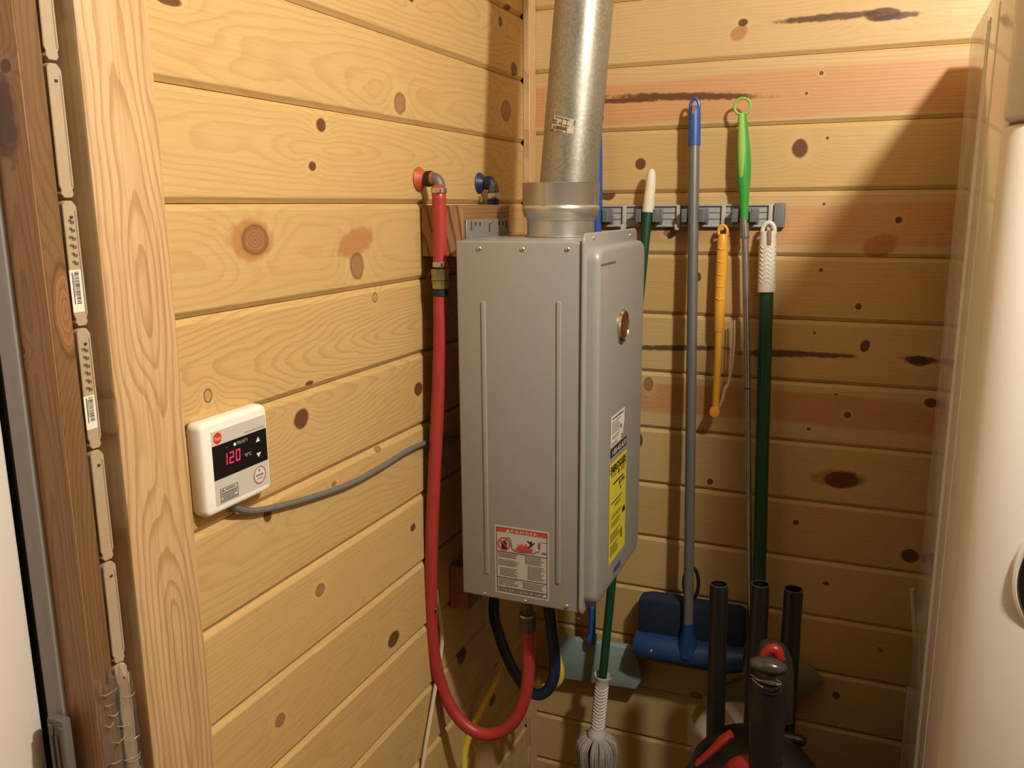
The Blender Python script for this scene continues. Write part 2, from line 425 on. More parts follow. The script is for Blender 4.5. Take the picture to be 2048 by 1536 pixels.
KB = [  # knots and bark streaks on the back wall
    (1765, 29, 34, 13, 0, 'core'), (1660, 34, 130, 9, 0.0, 'streak'), (1795, 32, 60, 8, 0.05, 'streak'), (1486, 45, 9, 7, 0, 'core'), (1478, 66, 20, 16, 0.6, 'halo'),
    (1245, 201, 110, 6, -0.02, 'streak'), (1370, 193, 190, 9, -0.05, 'streak'), (1643, 146, 4, 4, 0, 'core'), (1613, 187, 3, 3, 0, 'core'),
    (1600, 297, 15, 18, 0, 'core'), (1281, 328, 10, 11, 0, 'core'), (1655, 276, 3, 3, 0, 'core'),
    (1648, 408, 3, 3, 0, 'core'), (1797, 440, 7, 6, 0, 'core'), (1760, 492, 40, 26, 0.45, 'halo'), (1215, 391, 14, 9, 0, 'core'), (1340, 465, 12, 9, 0, 'light'),
    (1717, 613, 6, 6, 0, 'core'), (1642, 540, 4, 4, 0, 'core'), (1730, 692, 9, 12, -0.25, 'core'), (1396, 554, 6, 9, 0, 'core'),
    (1350, 696, 130, 7, 0.05, 'streak'), (1555, 707, 110, 9, 0.04, 'streak'), (1640, 710, 80, 6, 0.02, 'streak'), (1840, 720, 48, 10, 0, 'streak'), (1838, 722, 18, 10, 0, 'core'), (1629, 666, 3, 3, 0, 'core'),
    (1297, 768, 9, 13, 0, 'light'), (1695, 830, 7, 6, 0, 'core'), (1618, 858, 4, 3, 0, 'core'), (1862, 806, 13, 9, 0, 'core'), (1672, 789, 4, 2, 0, 'core'),
    (1676, 957, 62, 20, 0.05, 'halo'), (1684, 960, 34, 16, 0.05, 'core'), (1420, 963, 6, 6, 0, 'core'), (1277, 880, 8, 14, 0, 'core'), (1592, 1045, 6, 5, 0.2, 'core'),
    (1820, 1112, 17, 13, 0, 'core'), (1652, 1167, 6, 4, 0, 'core'), (1672, 1391, 7, 7, 0, 'core'), (1392, 1392, 12, 7, 0, 'light'), (1330, 1195, 8, 7, 0, 'core'), (1760, 1300, 6, 5, 0, 'light')]

def local_knots(side, lst, i, mid, zc):
    out = []
    for (x, y, rx, ry, rot, kind) in lst:
        if side == 'left':
            c = onx(x, y, 0); ru = abs(onx(x + rx, y, 0)[1] - onx(x - rx, y, 0)[1]) / 2; rv = abs(onx(x, y - ry, 0)[2] - onx(x, y + ry, 0)[2]) / 2; cu = c[1]
        else:
            c = ony(x, y, 0); ru = abs(ony(x + rx, y, 0)[0] - ony(x - rx, y, 0)[0]) / 2; rv = abs(ony(x, y - ry, 0)[2] - ony(x, y + ry, 0)[2]) / 2; cu = c[0]
        if abs(c[2] - zc) < W / 2 + (rv * 0.7 if kind == 'halo' else 0):
            out.append((cu - mid, c[2] - zc, ru, rv, rot, kind))
    return out

HONEY = (0.590, 0.402, 0.172); PALE = (0.605, 0.422, 0.202); ROSY = (0.66, 0.375, 0.195); BROWNISH = (0.62, 0.375, 0.155)
LW = (0.43, 0.255, 0.092)
L_LO, L_HI = -1.131, -0.038
left_style = {  # plank under seam i: early wood, late wood, contrast, ring rate, pith offset, pith depth, taper
    -1: (HONEY, LW, .45, 130, .03, .03, .05), 0: (HONEY, LW, .36, 120, -.02, .05, -.06), 1: (HONEY, LW, .34, 130, .01, .02, .10), 2: (HONEY, LW, .30, 110, .0, .05, .02),
    3: (HONEY, LW, .55, 190, -.01, .012, -.11), 4: (HONEY, LW, .50, 150, .05, .05, .10), 5: (HONEY, LW, .35, 140, .02, .04, -.05), 6: (HONEY, LW, .26, 150, -.05, .03, .08), 7: (HONEY, LW, .26, 130, .0, .05, .05)}
for i in range(-4, 13):
    zc = ZL0 - W * i - W / 2
    if zc < W / 2 + 0.02: break
    st = left_style.get(i, (HONEY, LW, .26, 140, random.uniform(-.05, .05), .04, random.uniform(-.08, .08)))
    k_ = random.uniform(.97, 1.03); e = tuple(c * k_ for c in st[0])
    mm = wood('pine_board_left', 'y', 'z', 3.1 * i + 20, e, st[1], st[2], st[3], st[4], st[5], st[6], 0.035, local_knots('left', KL, i, (L_LO + L_HI) / 2, zc))
    plank('left', wall_left, L_LO, L_HI, zc, mm)
RED1 = (0.97, 0.76, 0.74); RED2 = (0.90, 0.68, 0.62)
back_style = {
    -1: (PALE, .25, None), 0: (PALE, .35, [(-.055, .035, RED1, 1)]), 1: (HONEY, .28, None), 2: (PALE, .32, [(-.045, .040, RED1, .9)]), 3: (HONEY, .25, [(-.06, .06, (0.95, .88, .82), .8)]),
    4: (HONEY, .26, None), 5: (PALE, .30, [(-.028, .042, RED2, 1)]), 6: (HONEY, .26, None), 7: (HONEY, .28, [(-.06, .06, (0.93, .84, .76), .7)]), 8: (HONEY, .24, None),
    9: (HONEY, .26, [(-.06, .06, (0.93, .84, .76), .6)]), 10: (HONEY, .26, None), 11: (HONEY, .28, None), 12: (HONEY, .28, None)}
for i in range(-4, 14):
    zc = ZB0 - W * i - W / 2
    if zc < W / 2 - 0.02: break
    st = back_style.get(i, (HONEY, .3, None))
    B_LO, B_HI = -0.018, 2.15
    mm = wood('pine_board_back', 'x', 'z', 2.3 * i + 51, st[0], LW, st[1] * .75, 150, random.choice((-.12, .1, .14)), .04, random.uniform(-.03, .03), 0.02, local_knots('back', KB, i, (B_LO + B_HI) / 2, zc), st[2], fibre=0.13)
    plank('back', wall_back, B_LO, B_HI, zc, mm)

M_FLOOR = wood('floor_boards', 'x', 'y', 77, (0.16, 0.10, 0.055), (0.1, 0.055, 0.03), .4, 120)
ceil_o = MB().box((-0.3, -3.4, 2.60), (2.3, 0.04, 2.64)).build('ceiling', wood('ceiling_boards', 'x', 'y', 91, (0.36, 0.25, 0.13), (0.27, 0.17, 0.07), .3, 120), None, smooth=0); struct(ceil_o)
wr = MB().box((2.2, -3.4, 0), (2.24, 0.04, 2.60)).build('wall_right', wood('right_wall_boards', 'y', 'z', 93, (0.66, 0.46, 0.22), (0.5, 0.3, 0.1), .3, 120), None, smooth=0); struct(wr)
floor_o = MB().box((-0.3, -2.4, -0.02), (2.2, 0.04, 0.0)).build('floor', M_FLOOR, None, smooth=0); struct(floor_o)

# corner strip between the two walls
M_TRIM = wood('corner_strip_pine', 'z', 'y', 5, (0.68, 0.46, 0.24), (0.46, 0.26, 0.12), .6, 420, .0, .02, .01, .01, fibre=.3)
struct(MB().box((0.0, -0.0395, 0.0), (0.0158, 0.0, 2.45), 0.0015, 1).build('trim_1', M_TRIM, None, smooth=0), 'pale upright corner strip between the boarded walls')

# ------------------------------------------------------------------ door opening at the left: stud, shims, jamb, stop, door
kn = []
for (x, y, rx, ry, kind) in ((292, 860, 60, 150, 'swirl'), (201, 835, 11, 24, 'light')):
    c = onx(x, y, 0); ru = abs(onx(x, y - ry, 0)[2] - onx(x, y + ry, 0)[2]) / 2; rv = abs(onx(x + rx, y, 0)[1] - onx(x - rx, y, 0)[1]) / 2
    kn.append((c[2] - 1.25, c[1] + 1.178, ru, rv, 0, kind))
M_STUD = wood('stud_fir', 'z', 'y', 11.3, (0.62, 0.425, 0.225), (0.37, 0.18, 0.065), 0.60, 120, 0.006, 0.010, 0.050, 0.050, kn, fibre=.36, lift=.1)
struct(MB().box((-0.085, -1.2262, 0.0), (0.0045, -1.1285, 2.45), 0.004, 2).build('trim_2', M_STUD, None, smooth=40, origin=(0, -1.178, 1.25)), 'pale rough stud at the end of the boarded wall')
KJ = []
for (x, y, rx, ry, kind) in ((12, 132, 10, 13, 'core'), (10, 235, 30, 110, 'streak'), (40, 700, 10, 9, 'ring')):
    c = ony(x, y, -1.29); rv = abs(ony(x + rx, y, -1.29)[0] - ony(x - rx, y, -1.29)[0]) / 2; ru = abs(ony(x, y - ry, -1.29)[2] - ony(x, y + ry, -1.29)[2]) / 2
    KJ.append((c[2] - 1.25, c[0] + .06, ru, rv, 0, kind))
M_JAMB = wood('jamb_fir', 'z', 'x', 23.3, (0.40, 0.215, 0.09), (0.24, 0.10, 0.035), 0.55, 190, 0.03, 0.02, 0.03, 0.02, KJ, fibre=.35)
kj2 = []
c = onx(133, 622, 0); kj2.append((c[2] - 1.25, c[1] + 1.276, .045, .013, 0, 'light'))
M_JAMB_EDGE = wood('jamb_edge_fir', 'z', 'y', 31.3, (0.20, 0.112, 0.05), (0.12, 0.052, 0.02), 0.5, 240, 0.02, 0.02, 0.03, 0.02, kj2, fibre=.35)
jamb = MB().box((-0.0445, -1.2905, 0.0), (-0.0, -1.2892, 2.45), 0.0004, 1).build('trim_3', M_JAMB, None, smooth=40, origin=(-.06, -1.29, 1.25)); struct(jamb, 'brown reveal board of the door jamb')
je = MB().box((-0.12, -1.2884, 0.0), (-0.0015, -1.2625, 2.45), 0.0015, 1).build('trim_4', M_JAMB_EDGE, None, smooth=40, origin=(0, -1.276, 1.25)); struct(je, 'brown front edge of the door jamb beside the shims')
M_STOP = plain('grey_weather_stop', (0.34, 0.31, 0.31), 0.55, vary=0.08, scale=12)
struct(MB().box((-0.0705, -1.296, 0.0), (-0.0448, -1.286, 2.45), 0.002, 2).build('trim_5', M_STOP, None, smooth=40), 'grey weather strip beside the white door')
struct(MB().box((-0.12, -1.292, 0.0), (-0.0709, -1.286, 2.45)).build('trim_6', M_RUBBER, None, smooth=0), 'black rubber seal of the white door')
M_DOOR = plain('white_door_paint', (0.80, 0.72, 0.64), 0.45, vary=0.03, scale=300, bump=0.04)
d1 = MB().box((-0.12, -2.10, 0.0), (-0.0785, -1.2975, 2.4), 0.003, 2).build('door_1', M_DOOR, None, smooth=40); struct(d1, 'white door at the left edge')
# dark rubber corner pad at the door's foot
pad = thing('corner_seal_pad', 'grey ribbed rubber pad between white door and brown jamb', 'seal pad', tuple(ony(120, 1500, -1.30)))
M_PAD = plain('grey_pad_rubber', (0.13, 0.115, 0.10), 0.6)
P0 = ony(101, 1428, -1.302); P1 = ony(139, 1440, -1.302)
MB().box((P0[0], -1.3085, .80), (P1[0] - .004, -1.2965, P0[2]), .003, 2).build('pad_body', M_PAD, pad)
for k in range(3):
    x = P0[0] + (P1[0] - P0[0]) * (.15 + .28 * k)
    MB().box((x, -1.311, .80), (x + .006, -1.3085, P0[2] - .012 * (k % 2) - .006), .001, 1).build('rib', M_PAD, pad)

# composite shims standing in the gap, one above another
shim_px = [(-60, 0), (122, 0), (398, 0), (655, 1), (902, 1), (1128, 0), (1335, 0), (1600, 0)]
words = ['topmost', 'second from the top', 'third from the top, with the upper barcode sticker', 'fourth from the top, with the lower barcode sticker', 'fifth from the top', 'sixth from the top', 'lowest']
def shim_x(y): return 98 + (y - 60) * 0.1005
for k in range(7):
    ya, yb = shim_px[k][0], shim_px[k + 1][0]
    za = onx(shim_x(ya), ya, -.004)[2] - 0.0016; zb = onx(shim_x(yb), yb, -.004)[2] + 0.0008
    ys, ye = -1.2578, -1.2405
    t = thing('shim', 'cream wood-fibre shim in the door gap, ' + words[k], 'shim', (-.004, (ys + ye) / 2, zb), 'cream shims in the door gap')
    L = za - zb; n = 0.0022
    poly = [(ys + .001, za - .004), (ys + .0045, za), (ye - .0045, za), (ye, za - .006), (ye, zb + .012), (ye - n, zb + .008), (ye - .001, zb + .004), (ye - .004, zb), (ys + .004, zb), (ys + .001, zb + .004), (ys + n, zb + .008), (ys, zb + .012)]
    MB().prism([(-.0045, y, z) for y, z in poly], (-.05, 0, 0), .0008, seg=1).build('shim_body', M_CREAM, t)
    MB().box((-.0043, (ys + ye) / 2 - .001, za - .0175), (-.0036, (ys + ye) / 2 + .0022, za - .0150), 0).build('punched_notch', M_DARKSHEET, t, smooth=0)
    MB().box((-.0048, ye - .0034, zb + .012), (-.0036, ye - .0014, za - .010), .0005, 1).build('raised_edge', M_CREAM, t)
    if k in (2, 3):
        py0, py1 = ((540, 625) if k == 2 else (793, 860))
        z0 = onx(shim_x(py0), py0, -.004)[2]; z1 = onx(shim_x(py1), py1, -.004)[2]
        F = Flat((-.0044, ys - .0006, z0), (-.0044, ye - .004, z0), (-.0044, ys - .0006, z1), (1, 0, 0))
        F.rect(0, 0, 1, 1, 0, .0002); rr = random.Random(5 + k); y = .05
        st = F.build('barcode_label', M_LABEL, t, smooth=0)
        G = Flat((-.0044, ys - .0006, z0), (-.0044, ye - .004, z0), (-.0044, ys - .0006, z1), (1, 0, 0))
        while y < .78:
            w = rr.uniform(.008, .028); G.rect(.42, y, .80, y + w, 0, .0004); y += w + rr.uniform(.008, .022)
        G.rect(.20, .06, .27, .80); G.rect(.33, .10, .37, .62)
        G.build('print', M_INK, st, smooth=0)
        Gz = z0
        F = Flat((-.0044, ys, z0 + .055), (-.0044, ye, z0 + .055), (-.0044, ys, z0), (1, 0, 0)); rr = random.Random(k)
        for q in range(6):
            yy = .08 + .15 * q
            F.rect(.22 + .1 * rr.random(), yy, .5, yy + .05, 0, .0002); F.rect(.42, yy + .03, .70, yy + .09, 0, .0002)
        F.build('stamp', plain('faded_stamp_ink', (0.16, 0.10, 0.06), .8), t, smooth=0)
# crinkled clear film round the jamb's foot
M_FILM = plain('clear_crinkled_film', (0.97, 0.93, 0.86), 0.10, spec=0.9, trans=0.95, scale=14, bump=1.0)
M_FILM.node_tree.nodes['Principled BSDF'].inputs['IOR'].default_value = 1.22
mb = MB(); nu, nv = 26, 40; vs = []; zt = onx(250, 1335, 0)[2]
for a in range(nv + 1):
    for b in range(nu + 1):
        yy = -1.2925 + .052 * b / nu; z = zt - .46 * a / nv + .01 * math.sin(b * .7)
        vs.append((0.0030 + .0024 * math.sin(a * 1.3 + .30 * b + 1.5 * math.sin(b * .33)) * math.sin(b * .31 + a * .3) + .0011 * math.sin(a * 2.7 - .4 * b), yy, z + .006 * math.sin(b * 1.9) * (a == 0)))
mb.raw(vs, [(a * (nu + 1) + b, a * (nu + 1) + b + 1, (a + 1) * (nu + 1) + b + 1, (a + 1) * (nu + 1) + b) for a in range(nv) for b in range(nu)])
film = tag(mb.build('plastic_film', M_FILM, None, smooth=60), 'crinkled clear plastic film round the foot of the door jamb', 'plastic film')
M_CREASE = plain('film_crease', (0.62, 0.47, 0.33), 0.25, trans=0.6)
rr = random.Random(21)
for k in range(22):                                        # pale pressed folds across the film
    y0 = rr.uniform(-1.292, -1.262); y1 = min(y0 + rr.uniform(.012, .028), -1.2425); z = zt - .012 - .010 * k + rr.uniform(-.006, .006)
    P = [(.0050 + .0012 * math.sin(q * 1.3 + k), y0 + (y1 - y0) * q / 5, z - .004 * q / 5 - .0035 * math.sin(math.pi * q / 5) + rr.uniform(-.0008, .0008)) for q in range(6)]
    MB().tube(smooth_path(P, 3), [.0003 + .0007 * math.sin(math.pi * q / 15) for q in range(16)], 6).build('crease', M_CREASE, film)

# ------------------------------------------------------------------ tall white refrigerator at the right
FX, FY0, FY1, FZ = 0.8746, -0.105, -0.700, 1.8897
M_FRIDGE = plain('gloss_white_side_enamel', (0.82, 0.79, 0.74), 0.10, spec=0.4, vary=0.01, scale=8)
M_FDOOR = plain('white_door_enamel', (0.76, 0.70, 0.62), 0.35, vary=0.015, scale=500, bump=0.05)
fr = thing('refrigerator', 'tall white refrigerator with a glossy mirror-like side at the right edge', 'refrigerator', (1.25, -.40, 0))
MB().box((FX, FY1, 0.02), (1.60, FY0, FZ), 0.006, 3).build('cabinet', M_FRIDGE, fr)
for (x, y, w) in ((1968, 330, .004), (1952, 330, .003), (1926, 560, .002)):
    yy = onx(x, y, FX)[1]
    MB().box((FX - .0014, yy - w, 0.06), (FX + .002, yy + w, FZ - .03), .0012, 2).build('side_ridge', M_FRIDGE, fr)
MB().box((FX + .004, -.708, .02), (1.596, FY1, FZ)).build('door_gasket', plain('white_gasket', (.45, .41, .36), .6), fr, smooth=0)
FYD = -.800
ZS = ony(2025, 240, -.77)[2]
def bowed_door(z0, z1):
    """door whose left edge swings round to the front in a wide curve"""
    P = [(1.604, -.708), (FX - .003, -.708), (FX - .003, -.718)]
    for k in range(1, 15):
        t = math.pi / 2 * k / 14; P.append((FX - .003 + .085 * (1 - math.cos(t)), -.718 + (FYD + .718) * math.sin(t)))
    P.append((1.604, FYD))
    mb = MB(); rings = []
    for (ins, z) in ((.007, z0), (.002, z0 + .0025), (0, z0 + .007), (0, z1 - .007), (.002, z1 - .0025), (.007, z1)):
        rings.append([(x + (ins if x < 1.5 else 0), min(y + ins, -.708) if y < -.71 else y, z) for x, y in P])
    n = len(P); vs = [p for r_ in rings for p in r_]
    fs = [(i * n + k, i * n + (k + 1) % n, (i + 1) * n + (k + 1) % n, (i + 1) * n + k) for i in range(len(rings) - 1) for k in range(n)]
    fs += [tuple(range(n))[::-1], tuple(range((len(rings) - 1) * n, len(rings) * n))]
    return mb.raw(vs, fs).build('door', M_FDOOR, fr, smooth=50)
lower = bowed_door(.06, ZS - .002)
bowed_door(ZS + .002, FZ + .01)
hc = ony(2146, 1165, FYD)
MB().torus((hc[0], FYD + .003, hc[2]), .0635, .0045, (0, 1, 0), .90, 1.26, 40).build('handle_rim', M_FDOOR, lower)
MB().lathe([(.001, 0), (.056, .0), (.060, .0015), (.060, .004)], (0, 0, 0), (0, -1, 0), 40).build('handle_pocket', M_BLACK, lower).data.transform(Matrix.Translation((hc[0], FYD + .001, hc[2])) @ Matrix.Diagonal((.90, 1, 1.26, 1)))
for (pts, r, wd) in (([(1824, 1178), (1830, 1260), (1838, 1400), (1842, 1560)], .0052, 'nearer the side panel'), ([(1819, 1375), (1812, 1450), (1802, 1570)], .0045, 'nearer the boarded wall')):
    P = [ony(x, y, -.09) for x, y in pts]
    tag(MB().tube(smooth_path(P), r, 10).build('drain_hose', M_PALE_CABLE, None), 'thin pale hose hanging behind the refrigerator, ' + wd, 'hose')

# ------------------------------------------------------------------ timber blocks behind the heater
def block_mat(name, seed): return wood(name, 'y', 'z', seed, (0.25, 0.135, 0.062), (0.15, 0.065, 0.026), .5, 130, .02, .03, .05, .02, fibre=.4)
M_END = wood('end_grain', 'z', 'x', 8.8, (0.40, 0.225, 0.12), (0.15, 0.065, 0.028), .95, 130, -.03, .05, .12, .010, fibre=.1)
def timber(label, y0, y1, z0, z1, x1, endmat):
    t = thing('timber_block', label, 'block', (x1 / 2, (y0 + y1) / 2, z0))
    MB().box((0.0005, y0 + .0012, z0), (x1 / 2 - .0006, y1, z1), .003, 2).build('lumber', block_mat('block_fir', random.random() * 50), t, smooth=40)
    MB().box((x1 / 2 + .0006, y0 + .0012, z0), (x1, y1, z1), .003, 2).build('lumber', block_mat('block_fir', random.random() * 50), t, smooth=40)
    for a, b in ((.0005, x1 / 2 - .0006), (x1 / 2 + .0006, x1)):
        MB().box((a + .001, y0, z0 + .001), (b - .001, y0 + .002, z1 - .001), .0008, 1).build('end_grain', endmat, t, smooth=0, origin=((a + b) / 2, y0, (z0 + z1) / 2))
    return t
BX = 0.0835
timber('doubled timber block on the wall behind the heater top', -.5285, -.318, 1.5125, 1.6025, BX, M_END)
M_END2 = wood('end_grain_dark', 'x', 'z', 4.8, (0.40, 0.19, 0.08), (0.26, 0.10, 0.04), .3, 105, -.05, .05, .0, .004, fibre=.1)
lb = thing('timber_block', 'orange-brown timber block on the wall under the heater bottom', 'block', (.02, -.33, .80))
MB().box((0.0005, -.452, .800), (.0416, -.36, .893), .003, 2).build('lumber', block_mat('block_fir', 12.3), lb, smooth=40)
MB().box((0.0015, -.4535, .801), (.0406, -.4515, .892), .0008, 1).build('end_grain', M_END2, lb, smooth=0, origin=(.02, -.452, .846))

# ------------------------------------------------------------------ the tankless water heater
HY0, HY1 = -.572, -.252
tl, tr, br, bl = ony(912, 484, HY0), ony(1162.5, 481, HY0), ony(1158, 1225, HY0), ony(925, 1188, HY0)
HX0, HX1 = (tl[0] + bl[0]) / 2, (tr[0] + br[0]) / 2
HZ1, HZ0 = (tl[2] + tr[2]) / 2, (br[2] + bl[2]) / 2
heater = thing('water_heater', 'grey wall-hung tankless water heater with warning label', 'water heater', ((HX0 + HX1) / 2, (HY0 + HY1) / 2, HZ0))
MB().box((HX0, HY0, HZ0), (HX1, HY1, HZ1), .0035, 3).build('casing', M_HEATER, heater)
def rib(px, ya, yb):
    a, b = ony(px[0], ya, HY0), ony(px[1], yb, HY0); x = (a[0] + b[0]) / 2
    MB().box((x - .0042, HY0 - .0022, b[2]), (x + .0042, HY0 + .002, a[2]), .002, 3).build('pressed_rib', M_HEATER, heater)
rib((967, 974), 603, 1147); rib((1116, 1118), 603, 1168)
def screw(c, n, r=.0040, par=heater):
    n = np.array(n, float)
    MB().lathe([(r, 0), (r * .98, .0008), (r * .7, .0020), (r * .25, .0027)], c, n, 14).build('screw', M_STEEL, par)
for (x, y) in ((958, 497), (1045, 498), (1135, 498), (969, 1188), (1050, 1203), (1133, 1213)):
    screw(ony(x, y, HY0), (0, -1, 0))
# front cover: flange, raised pan
FLX = HX1 + .006; PNX = HX1 + .0275
zt_f = onx(1225, 461, FLX)[2]; z_low = HZ0 - .004
def rrect(y0, y1, z0, z1, r, n=6):
    P = []
    for (cy, cz, a) in ((y1 - r, z1 - r, 0), (y0 + r, z1 - r, 90), (y0 + r, z0 + r, 180), (y1 - r, z0 + r, 270)):
        for k in range(n + 1):
            t = math.radians(a + 90 * k / n); P.append((cy + r * math.cos(t), cz + r * math.sin(t)))
    return P
FY_N, FY_F = HY0 - .004, HY1 + .006
PY_N, PY_F = HY0 + .0095, HY1 - .010
pz1 = onx(1240, 487, PNX)[2]
mb = MB()
mb.prism([(HX1 + .0006, y, z) for y, z in rrect(FY_N, FY_F, z_low, zt_f, .016)], (FLX - HX1 - .0006, 0, 0), .0018, seg=2)
rings = []
for (ins, x, r) in ((0, FLX - .001, .024), (.0006, FLX + .010, .024), (.0022, PNX - .0045, .024), (.0058, PNX - .0009, .022), (.0105, PNX, .020)):
    rings.append([(x, y, z) for y, z in rrect(PY_N + ins, PY_F - ins, z_low + .012 + ins, pz1 - ins, r)])
n = len(rings[0]); vs = [p for q in rings for p in q]; fs = []
for i in range(len(rings) - 1):
    for k in range(n): fs.append((i * n + k, i * n + (k + 1) % n, (i + 1) * n + (k + 1) % n, (i + 1) * n + k))
fs.append(tuple(range((len(rings) - 1) * n, len(rings) * n)))
mb.raw(vs, fs)
cover = mb.build('front_cover', M_HEATER, heater, smooth=50)
for (x, y) in ((1187, 476), (1261, 470)): screw(onx(x, y, FLX), (1, 0, 0), .0036, cover)
screw(onx(1184, 1216, FLX), (1, 0, 0), .0036, cover)
screw((FLX - .004, FY_N - .001, z_low - .001), (0, -.3, -1), .004, cover)
# maker's round badge: chrome ring round a copper-red face
M_CHROME = plain('chrome_ring', (0.60, 0.58, 0.55), 0.13, metal=1.0, vary=.01)
M_COPPER = plain('copper_red_badge', (0.20, 0.045, 0.016), 0.25, metal=0.5, vary=.35, scale=120)
bc = onx(1243, 652, PNX)
badge = MB().lathe([(.030, 0), (.030, .003), (.0275, .0065), (.0255, .0070), (.0245, .0050), (.001, .0050)], bc, (1, 0, 0), 44).build('badge', M_CHROME, heater)
MB().lathe([(.0244, .0048), (.0244, .0056), (.015, .0068), (.001, .0072)], bc, (1, 0, 0), 44).build('badge_face', M_COPPER, badge)
F = Flat(bc + (.0, -.021, .009), bc + (.0, .021, .009), bc + (.0, -.021, -.009), (1, 0, 0)); F.text('Rheem', 0, 0, 1, 1, 0, .0073, .0); F.build('lettering', M_CHROME, badge, smooth=0)
def on_cover(pl):  # label corners (top left, top right, bottom left) on the cover face
    return [onx(x, y, PNX + .0004) for x, y in pl]
def upright(c): 
    y0 = (c[0][1] + c[2][1]) / 2; y1 = c[1][1]; z1 = (c[0][2] + c[1][2]) / 2; z0 = c[2][2]
    return np.array([c[0][0], y0, z1]), np.array([c[0][0], y1, z1]), np.array([c[0][0], y0, z0])
NX = (1, 0, 0)
A = upright(on_cover([(1203, 527), (1232, 521), (1203, 533)]))
F = Flat(*A, NX); F.lines(0, 0.1, 1, .9, 1, 0, 1, 0, .0003); F.build('maker_plate', plain('grey_print', (.13, .125, .115), .5), heater, smooth=0)
A = upright(on_cover([(1222, 836), (1251, 811), (1221, 897)]))
F = Flat(*A, NX); F.poly([(0, 0), (0, 1), (.68, 1), (.72, .80), (.82, .86), (.93, .42), (.95, 0)], 0, .0002); wl = F.build('notice_label', M_LABEL, heater, smooth=0)
F = Flat(*A, NX); F.text('WARNING', .07, .05, .86, .14, 0, .0008, .02); F.lines(.06, .20, .70, .62, 7, 0, .42, .3, .0008); F.lines(.10, .68, .62, .80, 2, 0, .45, .2, .0008); F.lines(.05, .86, .60, .97, 3, 0, .5, .3, .0008)
F.poly([(.66, .45), (.63, .58), (.72, .62), (.74, .48)], 0, .0008); F.build('print', M_GREYINK, wl, smooth=0)
A = upright(on_cover([(1221, 899), (1253, 872), (1221, 918)]))
F = Flat(*A, NX); F.rect(0, 0, 1, 1, 0, .0002); pb = F.build('phone_label', M_INK, heater, smooth=0)
F = Flat(*A, NX); F.text('1-800-432-8373', .08, .22, .95, .80, 0, .0008, .01); F.build('lettering', M_WHITEINK, pb, smooth=0)
M_ENERGY = plain('yellow_label_paper', (0.70, 0.58, 0.045), .5, vary=.05)
A = upright(on_cover([(1219, 930), (1253, 897), (1217, 1132)]))
F = Flat(*A, NX); F.rect(0, 0, 1, 1, 0, .0002); el = F.build('energy_label', M_ENERGY, heater, smooth=0)
F = Flat(*A, NX); F.text('ENERGYGUIDE', .05, .035, .95, .115, 0, .0008, .03); F.poly([(.50, .12), (.47, .16), (.55, .17), (.56, .12)], 0, .0008)
F.lines(.08, .13, .42, .15, 2, 0, .5, .2, .0008); F.lines(.65, .125, .95, .175, 3, 0, .5, .3, .0008)
F.rect(.20, .215, .80, .232, 0, .0008); F.text('$195', .55, .245, .88, .295, 0, .0008, .02); F.rect(.64, .31, .68, .35, 0, .0008); F.rect(.10, .40, .75, .412, 0, .0008)
F.lines(.30, .44, .72, .47, 2, 0, .5, .2, .0008); F.lines(.12, .53, .78, .57, 3, 0, .45, .2, .0008); F.rect(.78, .565, .95, .62, 0, .0008)
F.lines(.12, .60, .70, .66, 4, 0, .45, .4, .0008); F.lines(.08, .71, .70, .80, 5, 0, .45, .3, .0008); F.lines(.08, .83, .60, .94, 6, 0, .45, .3, .0008); F.rect(.70, .76, .76, .86, 0, .0008)
F.build('print', M_INK, el, smooth=0)
A = upright(on_cover([(1227, 1140), (1241, 1116), (1227, 1148)]))
F = Flat(*A, NX); F.rect(0, 0, 1, 1, 0, .0002); ql = F.build('blue_sticker', plain('blue_sticker_ink', (.10, .13, .24), .5), heater, smooth=0)
F = Flat(*A, NX); F.rect(.1, .15, .9, .40, 0, .0008); F.rect(.1, .62, .9, .85, 0, .0008); F.build('print', plain('navy_sticker_ink', (.02, .03, .09), .5), ql, smooth=0)
# danger label on the near side
c1, c2, c3, c4 = [ony(x, y, HY0) for x, y in ((989.5, 1049), (1099, 1063), (991, 1187), (1097.5, 1199))]
A = (np.array([(c1[0] + c3[0]) / 2, HY0, (c1[2] + c2[2]) / 2]), np.array([(c2[0] + c4[0]) / 2, HY0, (c1[2] + c2[2]) / 2]), np.array([(c1[0] + c3[0]) / 2, HY0, (c3[2] + c4[2]) / 2]))
NY = (0, -1, 0)
F = Flat(*A, NY); F.rect(0, 0, 1, 1, 0, .0002); dl = F.build('danger_label', plain('pale_label_paper', (.50, .46, .40), .5, vary=.02), heater, smooth=0)
F = Flat(*A, NY)  # 0 ink, 1 red, 2 white, 3 grey
F.rect(.035, .035, .965, .095, 1, .0005); F.text('D A N G E R', .30, .045, .78, .085, 2, .0007, .01); F.poly([(.21, .087), (.285, .087), (.2475, .043)], 2, .0007)
F.frame(.032, .030, .968, .968, .010, 0, .0006)
for y in (.375, .755, .90): F.rect(.035, y, .965, y + .009, 0, .0006)
F.poly([(.12, .245), (.13, .345), (.23, .345), (.225, .24), (.20, .235), (.19, .215), (.165, .215), (.165, .235), (.135, .23)], 0, .0006)
F.ring(.175, .265, .120, .022, 1, .0008, 36); F.poly([(.105, .205), (.09, .222), (.245, .335), (.26, .318)], 1, .0009)
hose_pts = [(.205, .225), (.225, .17), (.27, .165), (.305, .21), (.315, .31), (.36, .345), (.44, .355), (.62, .345), (.72, .345), (.77, .315), (.83, .30)]
